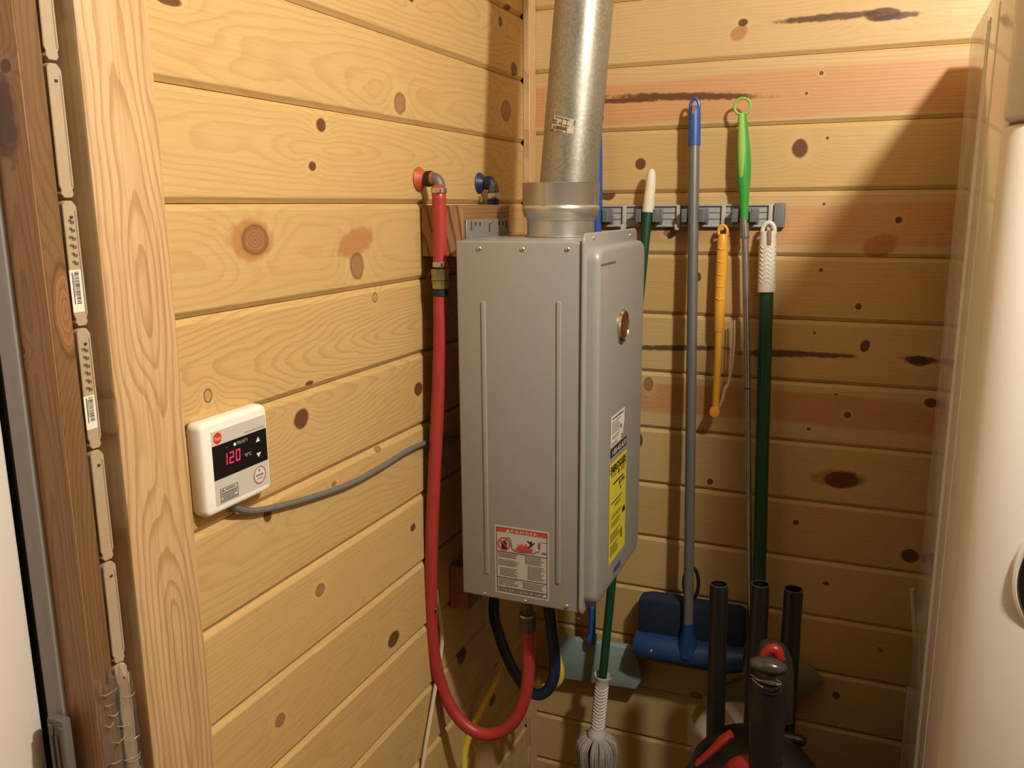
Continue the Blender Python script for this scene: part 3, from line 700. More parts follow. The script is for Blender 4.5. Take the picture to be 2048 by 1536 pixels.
for (x0, y0), (x1, y1) in zip(hose_pts[:-1], hose_pts[1:]):
    dx, dy = x1 - x0, y1 - y0; L = math.hypot(dx, dy); nx, ny = -dy / L * .007, dx / L * .007
    F.poly([(x0 + nx, y0 + ny), (x1 + nx, y1 + ny), (x1 - nx, y1 - ny), (x0 - nx, y0 - ny)], 3, .0006)
F.poly([(.37, .325), (.44, .275), (.43, .24), (.48, .265), (.50, .22), (.54, .262), (.58, .215), (.60, .26), (.65, .235), (.66, .28), (.71, .285), (.69, .33), (.55, .34), (.45, .335)], 1, .0007)
F.disc(.675, .185, .020, 0, .0008, 16); F.poly([(.655, .20), (.66, .245), (.60, .275), (.625, .28), (.70, .24), (.70, .20)], 0, .0008); F.poly([(.65, .21), (.60, .18), (.61, .165), (.66, .195)], 0, .0008); F.poly([(.69, .205), (.74, .185), (.745, .2), (.70, .22)], 0, .0008)
F.rect(.80, .18, .845, .27, 3, .0006); F.rect(.84, .165, .97, .172, 3, .0006); F.rect(.87, .31, .95, .335, 3, .0006)
rr = random.Random(9)
F.lines(.06, .395, .46, .47, 4, 3, .5, .2, .0006, rr); F.lines(.06, .495, .47, .59, 5, 3, .45, .25, .0006, rr); F.lines(.09, .615, .43, .74, 6, 3, .45, .2, .0006, rr)
F.lines(.56, .40, .93, .52, 6, 3, .45, .25, .0006, rr); F.lines(.61, .535, .93, .74, 10, 3, .42, .25, .0006, rr)
F.lines(.06, .775, .45, .885, 5, 3, .45, .25, .0006, rr); F.lines(.52, .785, .93, .885, 5, 3, .45, .2, .0006, rr); F.lines(.06, .915, .93, .960, 3, 3, .5, .1, .0006, rr)
F.build('print', [M_INK, plain('warning_red', (.50, .055, .04), .5), plain('label_white', (.70, .62, .52), .5), plain('label_grey', (.13, .11, .09), .5)], dl, smooth=0)
# hanger bracket on the timber block
by0, by1 = -.522, -.329; bz1, bz0 = 1.5765, 1.541
mb = MB().box((BX + .001, by0, bz0 - .01), (BX + .0035, by1, bz1), .0008, 1)
mb.box((BX + .001, by0 + .004, bz0), (BX + .03, by1, bz0 + .0025), .0006, 1)
brk = mb.build('hanger_bracket', M_GALV_TAG, heater, smooth=40)
for (x, y, w, h) in ((943, 452, .0045, .016), (951, 448, .006, .007), (960, 448, .006, .007), (998, 447, .006, .007), (1006, 447, .006, .007), (1013, 449, .0045, .016)):
    c = onx(x, y, BX + .0036); MB().box((BX + .0034, c[1] - w / 2, c[2] - h / 2), (BX + .0039, c[1] + w / 2, c[2] + h / 2)).build('slot', M_DARKSHEET, brk, smooth=0)
c = onx(979, 446, BX + .004); MB().box((BX + .0036, c[1] - .0018, c[2] - .016), (BX + .0042, c[1] + .0018, c[2])).build('slot', M_DARKSHEET, brk, smooth=0)
screw(onx(980, 444, BX + .0042), (1, 0, 0), .004, brk)
mb = MB().box((HX0 + .002, HY0 + .03, HZ1 - .001), (HX1 - .03, HY1 - .02, HZ1 + .0015), .0006, 1)
mb.build('top_plate', M_HEATER, heater, smooth=40)
MB().ball((HX0 + .055, HY1 - .07, HZ1 + .001), .006, 12, 0, (1.6, 1, .8)).build('grommet', M_RUBBER, heater)
# flue collar and bell adapter
VX, VY = .2155, -.395
M_STAIN = plain('bright_stainless', (0.62, 0.585, 0.53), 0.36, metal=0.85, vary=.06, scale=20, stretch=(1, 1, .2))
zb = HZ1 + .001
zlo, zmid, ztop = zb, ony(1128, 432, VY - .06)[2], ony(1125, 364, VY - .06)[2]
RC, RB = .0610, .0700
MB().lathe([(RC, 0), (RC, zmid - zlo - .006), (RC + .0005, zmid - zlo - .003)], (VX, VY, zlo), (0, 0, 1), 56, caps=False).build('flue_collar', M_STAIN, heater)
MB().torus((VX, VY, zlo + .002), RC + .0015, .002, (0, 0, 1), seg=48).build('collar_seal', M_GALV_TAG, heater)

# ------------------------------------------------------------------ vent pipe
base = np.array([ony(1135, 360, -.395)[0], -.397, ztop - .03]); top = np.array([ony(1168.5, 0, -.372)[0], -.372, ony(1168.5, 0, -.372)[2]])
dirv = top - base; far = base + dirv * 1.9; RP = .0512
N = NT('galvanised_vent_steel')
tc = N.n('ShaderNodeTexCoord').outputs['Object']
vo = N.n('ShaderNodeTexVoronoi'); N.put(vo.inputs['Vector'], tc); vo.inputs['Scale'].default_value = 190
nz = N.noise(tc, 9.0, 4.0, .6)
c_ = N.mix(N.step(vo.outputs['Distance'], .1, .8), (0.36, 0.335, 0.285), (0.27, 0.25, 0.205)); N.put(N.b.inputs['Base Color'], N.mix(N.step(nz, .35, .7, 0, .45), c_, (0.31, 0.28, 0.225)))
N.put(N.b.inputs['Roughness'], N.step(nz, .25, .75, .36, .50)); N.b.inputs['Metallic'].default_value = .7
M_GALV = N.m
pipe = thing('vent_pipe', 'galvanised steel vent pipe rising from the heater top', 'pipe', tuple(base))
MB().tube([base + (far - base) * t for t in (0, .25, .5, .75, 1)], RP, 56).build('pipe_length', M_GALV, pipe, smooth=60)
h = zmid - .004
prof = [(RC + .0012, -.004), (RC + .0016, 0), (RC + .006, .004), (RB - .0015, .011), (RB, .015), (RB, .0205), (RB - .002, .0225), (RB - .0008, .025), (RB - .0005, ztop - h - .002), (RB + .0008, ztop - h), (RB - .0012, ztop - h + .0004), (RB - .002, ztop - h - .004), (RP + .004, ztop - h - .008), (RP + .001, ztop - h - .012)]
bell = MB().lathe(prof, (VX, VY, h), (0, 0, 1), 64, caps=False).build('bell_adapter', M_STAIN, pipe, smooth=50)
sa = math.atan2(CAM[0] - VX, -(CAM[1] - VY)) - .42
MB().box((VX + (RB + .0002) * math.sin(sa) - .0006, VY - (RB + .0002) * math.cos(sa) - .0006, h + .02), (VX + (RB + .0002) * math.sin(sa) + .0006, VY - (RB + .0002) * math.cos(sa) + .0006, ztop - .002)).build('seam', M_GALV_TAG, bell, smooth=0)
# worn sticker wrapped round the pipe
pd = dirv / np.linalg.norm(dirv); vd = CAM - base; vd = vd - pd * vd.dot(pd); vd /= np.linalg.norm(vd); sd = np.cross(pd, vd)
def on_pipe(px, py, lift):
    """point of the pipe surface under a sight line"""
    d = _ray(px, py); d /= np.linalg.norm(d); o = CAM - base
    a = d - pd * d.dot(pd); b = o - pd * o.dot(pd); R = RP + lift
    A_, B_, C_ = a.dot(a), 2 * a.dot(b), b.dot(b) - R * R
    return CAM + d * ((-B_ - math.sqrt(B_ * B_ - 4 * A_ * C_)) / (2 * A_))
def wrap(quad, lift, nx=8, ny=2):
    (ax, ay), (bx, by), (cx, cy), (dx, dy) = quad; P = []
    for j in range(ny + 1):
        for i in range(nx + 1):
            s_, t_ = i / nx, j / ny
            x = (ax * (1 - s_) + bx * s_) * (1 - t_) + (dx * (1 - s_) + cx * s_) * t_; y = (ay * (1 - s_) + by * s_) * (1 - t_) + (dy * (1 - s_) + cy * s_) * t_
            P.append(on_pipe(x, y, lift))
    return P, [(j * (nx + 1) + i, j * (nx + 1) + i + 1, (j + 1) * (nx + 1) + i + 1, (j + 1) * (nx + 1) + i) for j in range(ny) for i in range(nx)]
Q = ((1107, 229), (1152, 240), (1146, 268), (1102, 261))
def sub(u0, v0, u1, v1):
    f = lambda u, v: tuple((np.array(Q[0]) * (1 - u) + np.array(Q[1]) * u) * (1 - v) + (np.array(Q[3]) * (1 - u) + np.array(Q[2]) * u) * v)
    return (f(u0, v0), f(u1, v0), f(u1, v1), f(u0, v1))
pl = MB().raw(*wrap(Q, .0004)).build('pipe_sticker', plain('worn_sticker', (.46, .39, .29), .55, vary=.2, scale=120), pipe, smooth=60)
mb = MB()
for (a, b, c, d) in ((.12, .06, .17, .16), (.22, .08, .45, .15), (.48, .09, .72, .17), (.02, .30, .20, .37), (.02, .45, .20, .52), (.28, .40, .44, .50), (.48, .48, .75, .54), (.40, .12, .44, .62), (.62, .15, .65, .68), (.08, .66, .14, .86), (.18, .64, .66, .86), (.20, .93, .52, .98), (.66, .66, .69, .98), (.0, .9, .12, 1.0), (.93, .05, .99, .42), (.0, .0, .02, .5)):
    mb.raw(*wrap(sub(a, b, c, d), .0007, 4, 1))
mb.build('print', plain('faded_print', (.10, .065, .03), .6), pl, smooth=60)

# ------------------------------------------------------------------ water connections
def flange_fit(name, label, px, elbow_px, X_wall, mats, y_w, blue):
    """wall flange, collar, elbow and clamp as one fitting"""
    c = onx(px[0], px[1], 0.0); e = ony(elbow_px[0], elbow_px[1], c[1]); ex = e[0]
    t = thing(name, label, 'pipe fitting', tuple(c))
    MB().lathe([(.0005, 0.0005), (.0205, .0005), (.0210, .002), (.017, .0065), (.0115, .012), (.0105, .016)], (0.0002, c[1], c[2]), (1, 0, 0), 30).build('wall_flange', mats[0], t)
    MB().lathe([(.0115, .016), (.0135, .0165), (.0135, .0255), (.0115, .026)], (0.0, c[1], c[2]), (1, 0, 0), 24).build('collar_band', mats[1], t)
    MB().lathe([(.0108, .026), (.0118, .0262), (.0118, .0295), (.0105, .030)], (0.0, c[1], c[2]), (1, 0, 0), 24).build('seal_ring', mats[0], t)
    R = .0105; P = [np.array([.029, c[1], c[2]])]
    for k in range(0, 10):
        a = math.radians(90 * k / 9); P.append(np.array([ex - .012 + .012 * math.sin(a), c[1], c[2] - .012 + .012 * math.cos(a)]))
    P.append(np.array([ex, c[1], c[2] - .024]))
    MB().tube(P, [R * .95] + [R] * 10 + [R * 1.02], 20).build('elbow', M_PEWTER, t)
    return t, np.array([ex, c[1], c[2] - .022])
hot, hp = flange_fit('hot_pipe_elbow', 'orange-red wall flange and elbow above the red hose', (837, 358), (878, 360), 0, (M_ORANGE, M_RUBBER), 0, False)
cold, cp = flange_fit('cold_pipe_elbow', 'navy wall flange and elbow behind the heater top', (958, 366), (987, 368), 0, (M_NAVY, M_RUBBER), 0, True)
MB().box((.001, cp[1] - .002, cp[2] - .016), (.006, cp[1] + .003, cp[2] - .004), .0008, 1).build('tag_wire', M_BRASS, cold)
RH = .0122
def clamp(parent, c, r=.0135, hgt=.0095):
    MB().lathe([(r - .001, -hgt / 2), (r, -hgt / 2 + .001), (r, hgt / 2 - .001), (r - .001, hgt / 2)], c, (0, 0, 1), 26).build('hose_clamp', M_STEEL, parent)
    d = np.array([.45, -.89, 0]); MB().box(tuple(np.array(c) + d * r + (-.003, -.003, -.0035)), tuple(np.array(c) + d * r + (.004, .003, .0035)), .001, 2).build('clamp_screw', M_STEEL, parent)
red = thing('red_hose', 'long red rubber hose looping from the wall to the heater bottom', 'hose', tuple(hp))
ytop = hp[1] - .0112
ct = ony(880, 583, ytop)
P = [hp + (0, -.004, .004), ony(878, 392, ytop), ony(878, 410, ytop), ony(879, 460, ytop), ony(880, 528, ytop)]
MB().tube(smooth_path(P, 5), RH, 20).build('hose_upper', M_RED_HOSE, red)
clamp(red, ony(878, 381, ytop)); clamp(red, ony(880, 529, ytop), .0132)
cx = ony(880, 550, ytop)
zA, zB, zC, zD = [ony(880, y, ytop)[2] for y in (537, 561, 566, 578)]
MB().lathe([(.0125, 0), (.0160, .001), (.0162, zA - zB - .001), (.0125, zA - zB)], (cx[0], ytop, zB), (0, 0, 1), 8).build('coupling', M_BRASS, red, smooth=20)
MB().lathe([(.012, 0), (.0155, .001), (.0158, zC - zD), (.0168, zC - zD + .002), (.0168, zC - zD + .004)], (cx[0], ytop, zD), (0, 0, 1), 6).build('hex_nut', M_BRASS, red, smooth=20)
MB().lathe([(.0135, 0), (.0137, .002), (.0137, .011), (.012, .012)], (cx[0], ytop, zD - .012), (0, 0, 1), 24).build('ferrule', M_RUBBER, red)
pts = [(880, 590, -.543), (880, 680, -.545), (876, 800, -.547), (870, 920, -.548), (864, 1060, -.548), (862, 1180, -.545), (863, 1255, -.54), (872, 1330, -.533), (892, 1395, -.523), (925, 1445, -.518), (965, 1468, -.512), (1005, 1462, -.507), (1035, 1432, -.503), (1052, 1385, -.50), (1057, 1330, -.50), (1056, 1262, -.50)]
MB().tube(smooth_path([ony(x, y, Y) for x, y, Y in pts], 6), RH, 20).build('hose_lower', M_RED_HOSE, red)
M_FIT = plain('dark_pipe_nut', (.13, .11, .095), .42, metal=.6, vary=.2)
q1, q2, q3 = ony(1055, 1228, -.50), ony(1055, 1262, -.50), ony(1053, 1205, -.50)
MB().lathe([(.0125, 0), (.0165, .003), (.0175, q1[2] - q2[2] - .004), (.0160, q1[2] - q2[2])], (q1[0], -.50, q2[2]), (0, 0, 1), 10).build('swivel_nut', M_FIT, red, smooth=30)
MB().lathe([(.0152, 0), (.0165, .001), (.0165, .005), (.012, .006)], (q1[0], -.50, q1[2] - .003), (0, 0, 1), 24).build('washer', M_STEEL, red)
MB().lathe([(.0100, 0), (.0100, HZ0 - q1[2] + .004)], (q1[0], -.50, q1[2]), (0, 0, 1), 20).build('nipple', M_FIT, red)

blue = thing('navy_hose', 'navy rubber hose looping under the heater behind the red hose', 'hose', tuple(cp))
P = [cp + (0, 0, .004), cp + (.0, 0, -.03), (.036, -.28, 1.45), (.040, -.285, 1.15), (.06, -.30, .95), ony(988, 1205, -.31), ony(999, 1270, -.33), ony(1022, 1330, -.345), ony(1052, 1376, -.355), ony(1080, 1389, -.36), ony(1103, 1368, -.362), ony(1110, 1325, -.362), ony(1104, 1265, -.362), ony(1097, 1205, -.362)]
MB().tube(smooth_path(P, 7), .0118, 18).build('hose', M_NAVY_HOSE, blue)
clamp(blue, tuple(cp + (0, 0, -.0035)), .0128, .012)
gas = [ony(900, 1570, -.42), ony(930, 1500, -.40), ony(962, 1420, -.375), ony(989, 1368, -.34), ony(1008, 1330, -.30), ony(1026, 1342, -.29), ony(1046, 1368, -.295), ony(1075, 1376, -.30), ony(1112, 1368, -.30), ony(1122, 1345, -.30), ony(1113, 1300, -.30), ony(1106, 1225, -.30), ony(1105, 1190, -.30)]
gas[0][0] = max(gas[0][0], .01)
tag(MB().tube(smooth_path(gas, 7), .0078, 14).build('gas_tube', M_YELLOW_GAS, None), 'yellow coated gas tube curving under the heater', 'tube')
P = [onx(872, 1180, .008), onx(884, 1275, .008), onx(876, 1340, .008), onx(865, 1410, .008), onx(850, 1500, .008), onx(838, 1590, .008)]
tag(MB().tube(smooth_path(P, 7), .0040, 10).build('pale_cable', M_PALE_CABLE, None), 'pale thin cable hanging down the boarded wall beside the red hose', 'cable')
P = [onx(452, 990, .009), onx(470, 1015, .009), onx(505, 1022, .0075), onx(560, 1012, .006), (onx(630, 993, .0056)), onx(700, 968, .0056), onx(760, 936, .0056), onx(815, 902, .0056), onx(856, 884, .0056), onx(905, 872, .0056), onx(960, 866, .0056)]
tag(MB().tube(smooth_path(P, 7), .0047, 10).build('control_cable', M_GREY_CABLE, None), 'grey cable running along the wall from the white controller', 'cable')
nl = thing('bent_nail', 'small nail sticking out of the wall beside the red hose', 'nail', tuple(onx(856, 1215, 0)))
c = onx(853, 1216, 0); MB().tube([c, c + (.022, .001, .001)], .0012, 8).build('shank', M_BRASS, nl); MB().lathe([(.001, 0), (.0032, .0004), (.0032, .0014), (.001, .0018)], c + (.022, .001, .001), (1, 0, 0), 12).build('nail_head', M_STEEL, nl)

# ------------------------------------------------------------------ the heater's wall controller
TX = .022
q = [onx(x, y, TX) for x, y in ((400, 843), (534, 812), (545, 978), (412, 1041))]
ty0 = (q[0][1] + q[3][1]) / 2; ty1 = (q[1][1] + q[2][1]) / 2; tz1 = (q[0][2] + q[1][2]) / 2; tz0 = (q[2][2] + q[3][2]) / 2
ctl = thing('temperature_control', 'white wall controller with red 120 display', 'controller', (0.0, (ty0 + ty1) / 2, tz0))
mb = MB(); rings = []
for (x, ins, r) in ((.0003, .0015, .008), (.004, .0, .009), (TX - .007, .0002, .009), (TX - .0025, .0015, .0085), (TX - .0006, .0035, .007), (TX, .0065, .006)):
    rings.append([(x, y, z) for y, z in rrect(ty0 + ins, ty1 - ins, tz0 + ins, tz1 - ins, r)])
n = len(rings[0]); vs = [p for r_ in rings for p in r_]; fs = [(i * n + k, i * n + (k + 1) % n, (i + 1) * n + (k + 1) % n, (i + 1) * n + k) for i in range(len(rings) - 1) for k in range(n)]
fs += [tuple(range((len(rings) - 1) * n, len(rings) * n)), tuple(range(n))[::-1]]
mb.raw(vs, fs); mb.build('housing', M_WHITE_PLASTIC, ctl, smooth=50)
# face sheet measured from the photograph's corners
def on_face(x, y): return onx(x, y, TX + .0003)
f = [on_face(x, y) for x, y in ((422, 864), (528, 831), (540, 960), (433, 1021))]
fy0, fy1 = (f[0][1] + f[3][1]) / 2, (f[1][1] + f[2][1]) / 2; fz1, fz0 = (f[0][2] + f[1][2]) / 2, (f[2][2] + f[3][2]) / 2
A = (np.array([TX, fy0, fz1]), np.array([TX, fy1, fz1]), np.array([TX, fy0, fz0]))
F = Flat(*A, NX); F.rect(0, 0, 1, 1, 0, .0002); fs_ = F.build('face_sheet', plain('grey_white_sheet', (.58, .54, .48), .4, vary=.015), ctl, smooth=0)
def uv(x, y):
    p = on_face(x, y); return (p[1] - fy0) / (fy1 - fy0), (fz1 - p[2]) / (fz1 - fz0)
u = lambda cx, cy: uv(370 + cx * 250 / 1477, 800 + cy * 260 / 1536)   # reading off the enlarged crop
y_t = (u(325, 555)[1] + u(948, 330)[1]) / 2; y_b = (u(358, 962)[1] + u(970, 700)[1]) / 2
F = Flat(*A, NX); F.rect(0, y_t, 1, y_b, 0, .0006); win = F.build('display_window', plain('black_window', (.010, .009, .009), .16), ctl, smooth=0)
# seven-segment figures
M_LED = glow('red_led', (1.0, .03, .10), 0.85); M_GLED = glow('green_led', (.25, 1.0, .45), 2.2)
seg_on = {'1': 'bc', '2': 'abged', '0': 'abcdef'}
F = Flat(*A, NX)
L0, R0 = u(440, 700), u(660, 640); x0, x1 = L0[0], R0[0]; yt, yb = u(640, 570)[1], u(650, 705)[1]
dw = (x1 - x0) / 3.05; hgt = yb - yt; wv = dw * .17; wh = wv / F.asp * 1.0
for k, ch in enumerate('120'):
    a = x0 + k * dw * 1.06; b = a + dw * .74; mid = (yt + yb) / 2; sk = .10 * dw
    def seg(xa, ya, xb, yb_): F.poly([(xa + sk * (yb - ya) / hgt, ya), (xa + sk * (yb - yb_) / hgt, yb_), (xb + sk * (yb - yb_) / hgt, yb_), (xb + sk * (yb - ya) / hgt, ya)], 0, .0009)
    S = seg_on[ch]; g_ = wh * .18
    if 'a' in S: seg(a, yt, b, yt + wh)
    if 'g' in S: seg(a, mid - wh / 2, b, mid + wh / 2)
    if 'd' in S: seg(a, yb - wh, b, yb)
    if 'f' in S: seg(a, yt + g_, a + wv, mid - g_)
    if 'e' in S: seg(a, mid + g_, a + wv, yb - g_)
    if 'b' in S: seg(b - wv, yt + g_, b, mid - g_)
    if 'c' in S: seg(b - wv, mid + g_, b, yb - g_)
F.build('digits', M_LED, win, smooth=0)
F = Flat(*A, NX); c = u(585, 522); F.disc(c[0], c[1], .020, 0, .0009); F.build('priority_light', M_GLED, win, smooth=0)
F = Flat(*A, NX); c = u(490, 560); F.disc(c[0], c[1], .012, 0, .0009); F.build('flame_light', plain('unlit_lamp', (.10, .09, .09), .4), win, smooth=0)
F = Flat(*A, NX); a, b = u(612, 520), u(738, 470); F.text('PRIORITY', a[0], a[1] - .035, b[0], a[1] + .012, 0, .0009); a, b = u(700, 660), u(778, 650); F.text('°F/°C', a[0], a[1] - .030, b[0] + .01, a[1] + .022, 0, .0009, .01)
F.build('lettering', plain('grey_white_ink', (.40, .38, .34), .5), win, smooth=0)
F = Flat(*A, NX); p, r_, s_ = u(855, 430), u(830, 500), u(880, 485); F.poly([(p[0], p[1]), (r_[0], r_[1]), (s_[0], r_[1])], 0, .0012); F.build('up_button', M_WHITEINK, win, smooth=0)
F = Flat(*A, NX); p, r_, s_ = u(866, 675), u(838, 630), u(892, 612); F.poly([(p[0], p[1]), (s_[0], r_[1]), (r_[0], r_[1])], 0, .0012); F.build('down_button', M_WHITEINK, win, smooth=0)
F = Flat(*A, NX); c = u(382, 452); rad = abs(u(430, 440)[0] - c[0]); F.disc(c[0], c[1], rad, 0, .0006); F.text('Rheem', c[0] - rad * .78, c[1] - .022, c[0] + rad * .78, c[1] + .030, 1, .0009, .01)
F.build('round_logo', [plain('logo_red', (.60, .035, .03), .4), plain('logo_pale', (.85, .45, .38), .5)], ctl, smooth=0)
F = Flat(*A, NX); a, b = u(698, 385), u(935, 300); F.text('Water Heater Controller', a[0], a[1] - .010, b[0], a[1] + .010, 0, .0008); F.build('lettering', M_GREYINK, fs_, smooth=0)
F = Flat(*A, NX); c = u(882, 882); rad = abs(u(952, 870)[0] - c[0]); F.ring(c[0], c[1], rad, .012, 1, .0008); F.disc(c[0], c[1], rad - .013, 2, .0006); F.disc(c[0] - .004, c[1] - rad / F.asp * .55, .016, 3, .0010)
F.text('POWER', c[0] - rad * .62, c[1] - .018, c[0] + rad * .62, c[1] + .014, 0, .0010, .03); F.text('ON/OFF', c[0] - rad * .5, c[1] + .035, c[0] + rad * .5, c[1] + .058, 0, .0010)
F.build('power_button', [M_GREYINK, M_REDINK, plain('button_white', (.66, .62, .55), .4), plain('dim_green', (.04, .20, .06), .3)], ctl, smooth=0)
F = Flat(*A, NX); a, b, c = u(415, 1060), u(622, 975), u(428, 1220); bx0, bx1, by0_, by1_ = a[0], b[0], a[1] - .005, c[1]
F.frame(bx0, by0_, bx1, by1_, .008, 0, .0008); w_, h_ = bx1 - bx0, by1_ - by0_
F.rect(bx0, by0_ + h_ * .30, bx1, by0_ + h_ * .325, 0, .0008); F.text('WARNING', bx0 + w_ * .30, by0_ + h_ * .09, bx0 + w_ * .85, by0_ + h_ * .23, 0, .0009, .02)
F.poly([(bx0 + w_ * .06, by0_ + h_ * .25), (bx0 + w_ * .24, by0_ + h_ * .25), (bx0 + w_ * .15, by0_ + h_ * .06)], 0, .0008)
for k in range(4): F.lines(bx0 + w_ * (.06 + .08 * (k == 2)), by0_ + h_ * (.37 + .15 * k), bx0 + w_ * (.94 - .15 * (k == 2)), by0_ + h_ * (.46 + .15 * k), 1, 0, 1, .05, .0008)
F.build('warning_box', M_GREYINK, ctl, smooth=0)

# ------------------------------------------------------------------ tool rail on the back wall
rz1 = (ony(1560, 404, -.012)[2] + ony(1220, 413, -.012)[2]) / 2; rz0 = (ony(1560, 450, -.012)[2] + ony(1240, 458, -.012)[2]) / 2
rx0, rx1 = .150, ony(1570, 425, -.012)[0]
rail = thing('tool_rail', 'grey plastic tool rail on the back wall holding the poles', 'tool rail', ((rx0 + rx1) / 2, 0, rz0))
YB = -.0085
MB().box((rx0, -.0085, rz0), (rx1 - .020, -.0008, rz1), .001, 1).build('rail_back', M_RAIL, rail)
MB().box((rx0, -.0135, rz1 - .0045), (rx1 - .020, -.0080, rz1), .001, 1).build('rail_lip', M_RAIL, rail)
MB().box((rx0, -.0135, rz0), (rx1 - .020, -.0080, rz0 + .0045), .001, 1).build('rail_lip', M_RAIL, rail)
for f_ in (.36, .64):
    z = rz0 + (rz1 - rz0) * f_; MB().box((rx0, -.0100, z - .0008), (rx1 - .020, -.0083, z + .0008)).build('groove_line', M_RAIL_DARK, rail, smooth=0)
MB().box((rx1 - .0225, -.0150, rz0 - .0015), (rx1, -.0008, rz1 + .0015), .003, 3).build('end_cap', M_RAIL_DARK, rail)
zc_ = (rz0 + rz1) / 2
YP = -.040                                                    # the poles' distance from the wall at the rail
for px in (1196, 1295, 1387, 1488):
    x = ony(px, 430, YP)[0]
    cl = MB().box((x - .027, -.0135, zc_ - .017), (x + .027, -.0085, zc_ + .016), .0015, 2).build('clip', M_RAIL_DARK, rail)
    for sgn in (-1, 1):
        mb = MB().box((x + sgn * .0125, -.050, zc_ - .0135), (x + sgn * .0245, -.0130, zc_ + .0145), .0022, 2)
        for k in range(4):
            a = x + sgn * (.0140 + .0028 * k); mb.box((a - .0007, -.0512, zc_ - .0125), (a + .0007, -.0490, zc_ + .0135), .0004, 1)
        mb.build('jaw', M_RAIL_DARK, cl)
    MB().box((x - .012, -.040, zc_ - .0185), (x + .016, -.0130, zc_ - .0160), .0008, 1).build('rest_arm', M_RAIL_DARK, cl)
M_HOOK = plain('pale_hook_plastic', (.48, .45, .41), .45)
for px, down in ((1249, 0), (1357, 0), (1447, 1), (1541, 1)):
    x = ony(px, 430, -.014)[0]
    hk = MB().box((x - .0042, -.0165, rz0 - .003), (x + .0042, -.0125, rz1 - .002), .001, 2)
    hk.box((x - .0042, -.030, rz0 - .006), (x + .0042, -.0130, rz0 - .0025), .001, 2); hk.box((x - .0042, -.0315, rz0 - .006), (x + .0042, -.0285, rz0 + .006), .001, 2)
    hk.build('hook', M_HOOK, rail)

# ------------------------------------------------------------------ tools hanging on it
def line(a, ya, b, yb, n=2):
    A_, B_ = ony(a[0], a[1], ya), ony(b[0], b[1], yb); return A_, B_
def along(A_, B_, t): return A_ + (B_ - A_) * t
# 1 blue dust mop behind the vent pipe
dm = thing('dust_mop', 'blue-handled dust mop with teal pad, partly behind vent pipe and heater', 'mop', tuple(ony(1184, 1270, -.055)))
A0, A1 = line((1196, 245), -.040, (1184, 1272), -.062)
MB().tube([along(A0, A1, t) for t in (0, .06, .12, .17, .20)], [.0085, .0105, .0120, .0115, .0098], 20).build('grip', M_BLUE, dm)
MB().torus(A0 + (0, 0, .010), .0115, .0032, (0, 1, 0), .85, 1.15).build('hang_loop', M_BLUE, dm)
MB().tube([along(A0, A1, t) for t in (.195, .6, 1.0)], .0085, 18).build('pole', M_BLUE2, dm)
M_TEAL = plain('teal_felt', (.27, .345, .315), .9, vary=.12, scale=300, bump=.2)
Y = -.045
quad = [ony(x, y, Y) for x, y in ((1098, 1273), (1190, 1285), (1268, 1298), (1277, 1330), (1285, 1357), (1272, 1380), (1170, 1364), (1098, 1354))]
MB().prism(quad, (0, .022, 0), .004, seg=2).build('pad', M_TEAL, dm)
MB().box(tuple(A1 + (-.010, -.009, -.020)), tuple(A1 + (.010, .012, .006)), .005, 2).build('swivel', M_BLUE2, dm)
# 2 white-gripped green twist mop
tm = thing('twist_mop', 'green twist mop with white sleeve and string head, leaning near the heater', 'mop', tuple(ony(1192, 1530, -.14)))
A0, A1 = line((1304, 338), -.040, (1199, 1420), -.135)
def tpx(y): return (y - 338) / (1420 - 338)
M_IVORY = plain('ivory_rubber_grip', (.74, .68, .54), .6, scale=500, bump=.5)
tg = tpx(417)
MB().tube([along(A0, A1, t) for t in (0, .004, .012, .03, tg * .8, tg)], [.004, .0075, .0100, .0112, .0125, .0122], 22).build('grip', M_IVORY, tm)
MB().tube([along(A0, A1, t) for t in (tg - .003, tg + .03, .15, .5, 1.0)], [.0100, .0102, .0100, .0098, .0098], 20).build('pole', M_GREEN_POLE, tm)
M_SLEEVE = plain('white_mop_sleeve', (.66, .62, .55), .4)
S0, S1 = along(A0, A1, tpx(1342)), along(A0, A1, tpx(1478)); dS = (S1 - S0)
slv = MB().tube([S0 + dS * t for t in (0, .02, .06, .12, .5, .86, .93, .97, 1.0)], [.0215, .0222, .0185, .0168, .0168, .0170, .0215, .0235, .0225], 28, caps=False).build('sleeve', M_SLEEVE, tm, smooth=60)
for k in range(13):                                        # moulded chevrons up the sleeve
    c = S0 + dS * (.17 + .052 * k); cd = CAM - c; cd[2] = 0; cd /= np.linalg.norm(cd); rt = np.array([-cd[1], cd[0], 0])
    P = [c + .0170 * (cd * math.cos(a) + rt * math.sin(a)) + np.array([0, 0, -.0065 * math.cos(a * 1.5)]) for a in np.linspace(-1.05, 1.05, 9)]
    MB().tube(P, .0016, 6).build('chevron', M_SLEEVE, slv)
M_STRING = plain('grey_mop_yarn', (.40, .36, .32), .95, vary=.25, scale=150)
mb = MB(); rr = random.Random(4); hb = along(A0, A1, tpx(1475))
for k in range(170):
    a = rr.uniform(0, 2 * math.pi); q = rr.uniform(.25, 1.0); o = np.array([math.cos(a), math.sin(a), 0])
    P = [hb + o * .012 * q, hb + o * (.030 * q) + (0, 0, .004 - .010 * q), hb + o * (.036 + .010 * q) + (0, 0, -.020), hb + o * (.034 + .014 * q) + (0, 0, -.055), hb + o * (.028 + .012 * rr.random()) + (0, 0, -.10 - .02 * rr.random())]
    mb.tube(smooth_path(P, 2), .0021, 5, caps=False)
yarn = mb.build('mop_strings', M_STRING, tm); yarn['kind'] = 'stuff'
